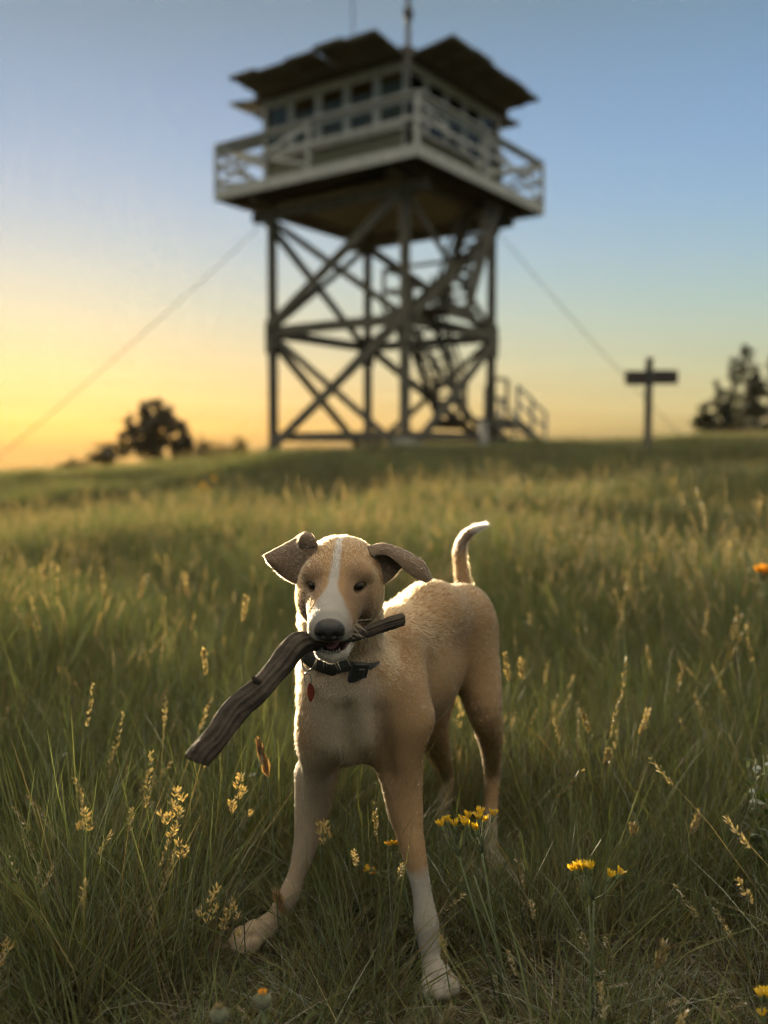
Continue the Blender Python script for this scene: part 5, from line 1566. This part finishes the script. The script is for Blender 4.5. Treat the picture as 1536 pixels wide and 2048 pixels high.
def seed_stalk(x, y, L, d, kind, label, lean=0.0, dx=0, w=1.0):
    """x, y: pixel of the tip; L: length of the head in pixels; dx: pixel shift of the foot of the stalk; lean: slant of the head in pixels"""
    tip = P(x, y, d); low = P(x + lean, y + L, d)
    base = to_ground(P(x + lean + dx, y + L + 60, d), (0, .01))
    root = empty('seed_stalk', base); tag(root, label, 'grass seed head', 'seed heads standing out of the grass')
    tip, low = tip - base, low - base
    m = MB(); mid = low * .55 + Vector((pr.normal(0, .004), 0, 0))
    m.tube([(0, 0, -.01), mid, low, tip.lerp(low, .35), tip], [.0011, .0010, .0009, .0007, .0004], 5)
    m.build('stalk', M['stem'], root, True)
    t = Tuft(int(pr.integers(1 << 30)))
    if kind == 'tight':
        t.spike(low, tip, 90, .0035 * w, .0085 * w, STRAW * 1.3, .0)
    elif kind == 'leaf':
        t.spike(low, tip, 60, .0030 * w, .016 * w, np.array([(.36, .22, .10), (.30, .18, .08)]), -.25)
    elif kind == 'bare':
        t.spike(low, tip, 26, .0015, .009, STRAW * 1.2, -.2)
    else:
        n = 7
        for k in range(n):
            f = k / (n - 1); o = np.array(low.lerp(tip, f)); a = pr.uniform(0, 6.28)
            e = o + np.array([math.cos(a), math.sin(a) * .6, .35]) * (.014 * (1.15 - f)) * w
            t.ribbon(np.stack([o, (o + e) / 2 + [0, 0, .002], e])[None], np.array([[.0008, .0007, .0005]]), STRAW[:1], STRAW[:1])
            t.spike(e - [0, 0, .004], e + [0, 0, .006], 16, .0045 * w, .0068 * w, np.array([(.42, .31, .12), (.36, .26, .11), (.48, .37, .17)]), .3)
    link('seed_head', t.mesh('seed_head', M['seed']), root)
for a in [
    (352, 1582, 66, 1.32, 'fluffy', 'golden fluffy seed head left of the paw that reaches out, tallest of its pair', 6, -10),
    (322, 1634, 84, 1.33, 'fluffy', 'slanting golden seed head that leans over to the left', 62, -20),
    (478, 1562, 78, 1.36, 'fluffy', 'golden tufted seed head under the thick end of the stick', -2, 14),
    (166, 1630, 40, 1.36, 'fluffy', 'small golden seed head alone at the left', 8, 14),
    (646, 1652, 34, 1.44, 'fluffy', 'small golden seed head between the front legs', -2, -8),
    (520, 1492, 64, 1.38, 'leaf', 'orange brown spear shaped seed head below the stick', 18, 22),
    (556, 1796, 36, 1.40, 'leaf', 'orange seed head crossing the ankle of the reaching leg', 14, 40),
    (436, 1785, 74, 1.30, 'fluffy', 'pale drooping seed head just above the reaching paw', -26, 8),
    (462, 1812, 60, 1.31, 'fluffy', 'thin pale seed head touching the tip of the reaching paw', 6, 6),
    (1164, 1420, 48, 1.75, 'tight', 'upright seed head far right, leftmost of two at equal height', 14, 20),
    (1296, 1420, 52, 1.75, 'tight', 'upright seed head far right that slants to the right', -16, -40),
    (1266, 1650, 26, 1.50, 'tight', 'tiny reddish seed head right of the large yellow wildflower', 2, 4),
    (1398, 1626, 44, 1.48, 'tight', 'slanting narrow seed head near the right edge', -18, -30),
    (1330, 1892, 48, 1.24, 'tight', 'plump golden seed head low at the right, bent over its stalk', -18, -28, 1.3),
    (905, 2016, 60, 1.14, 'tight', 'golden seed head at the bottom edge below the front paw', -20, 4, 1.1),
    (884, 1880, 52, 1.27, 'tight', 'golden seed head leaning against the front paw at the right', 8, 14),
    (12, 1890, 56, 1.22, 'fluffy', 'golden seed head at the far left edge', 4, 8),
    (1216, 1502, 34, 1.66, 'tight', 'short brown seed head above the lone yellow wildflower', -4, 4),
    (1168, 1536, 62, 1.55, 'bare', 'white bare grass stalk slanting sharply to the left', -58, -60),
    (204, 1140, 60, 2.5, 'tight', 'tall pale seed head left of the dog near the picture edge', 4, 6),
    (292, 1150, 50, 2.4, 'tight', 'tall pale seed head left of the dog, nearest the ear', -14, -20),
    (372, 1150, 44, 2.3, 'tight', 'thin seed head standing just left of the ear', 2, 4),
    (492, 1196, 50, 2.0, 'tight', 'pale seed head between the stick and the ear', -6, -4),
    (408, 1300, 50, 1.8, 'tight', 'short seed head above the middle of the stick', 4, 6),
    (1010, 1310, 54, 1.9, 'tight', 'pale seed head close behind the rump', 8, 10),
    (1040, 1320, 40, 1.95, 'tight', 'small seed head right of the rump', 6, 16),
    (906, 1380, 80, 1.95, 'fluffy', 'seed head seen in the gap between belly and hind leg', 24, 10),
    (300, 1820, 56, 1.28, 'bare', 'bare pale stalk low at the left', 10, 10),
]:
    seed_stalk(*a)
# ------------------------------------------------------------------ evening haze
def build_haze():
    m = bpy.data.materials.new('evening_haze'); m.use_nodes = True
    n, l = m.node_tree.nodes, m.node_tree.links; n.clear()
    o = n.new('ShaderNodeOutputMaterial'); v = n.new('ShaderNodeVolumePrincipled')
    v.inputs['Color'].default_value = (.95, .90, .80, 1)
    v.inputs['Density'].default_value = .00005
    v.inputs['Anisotropy'].default_value = .6
    l.new(v.outputs[0], o.inputs['Volume'])
    b = MB(); b.box((0, 20, 0), (320, 300, 70))
    h = b.build('haze', m)
    tag(h, 'thin golden evening haze over the hilltop', None, None, 'stuff')
build_haze()
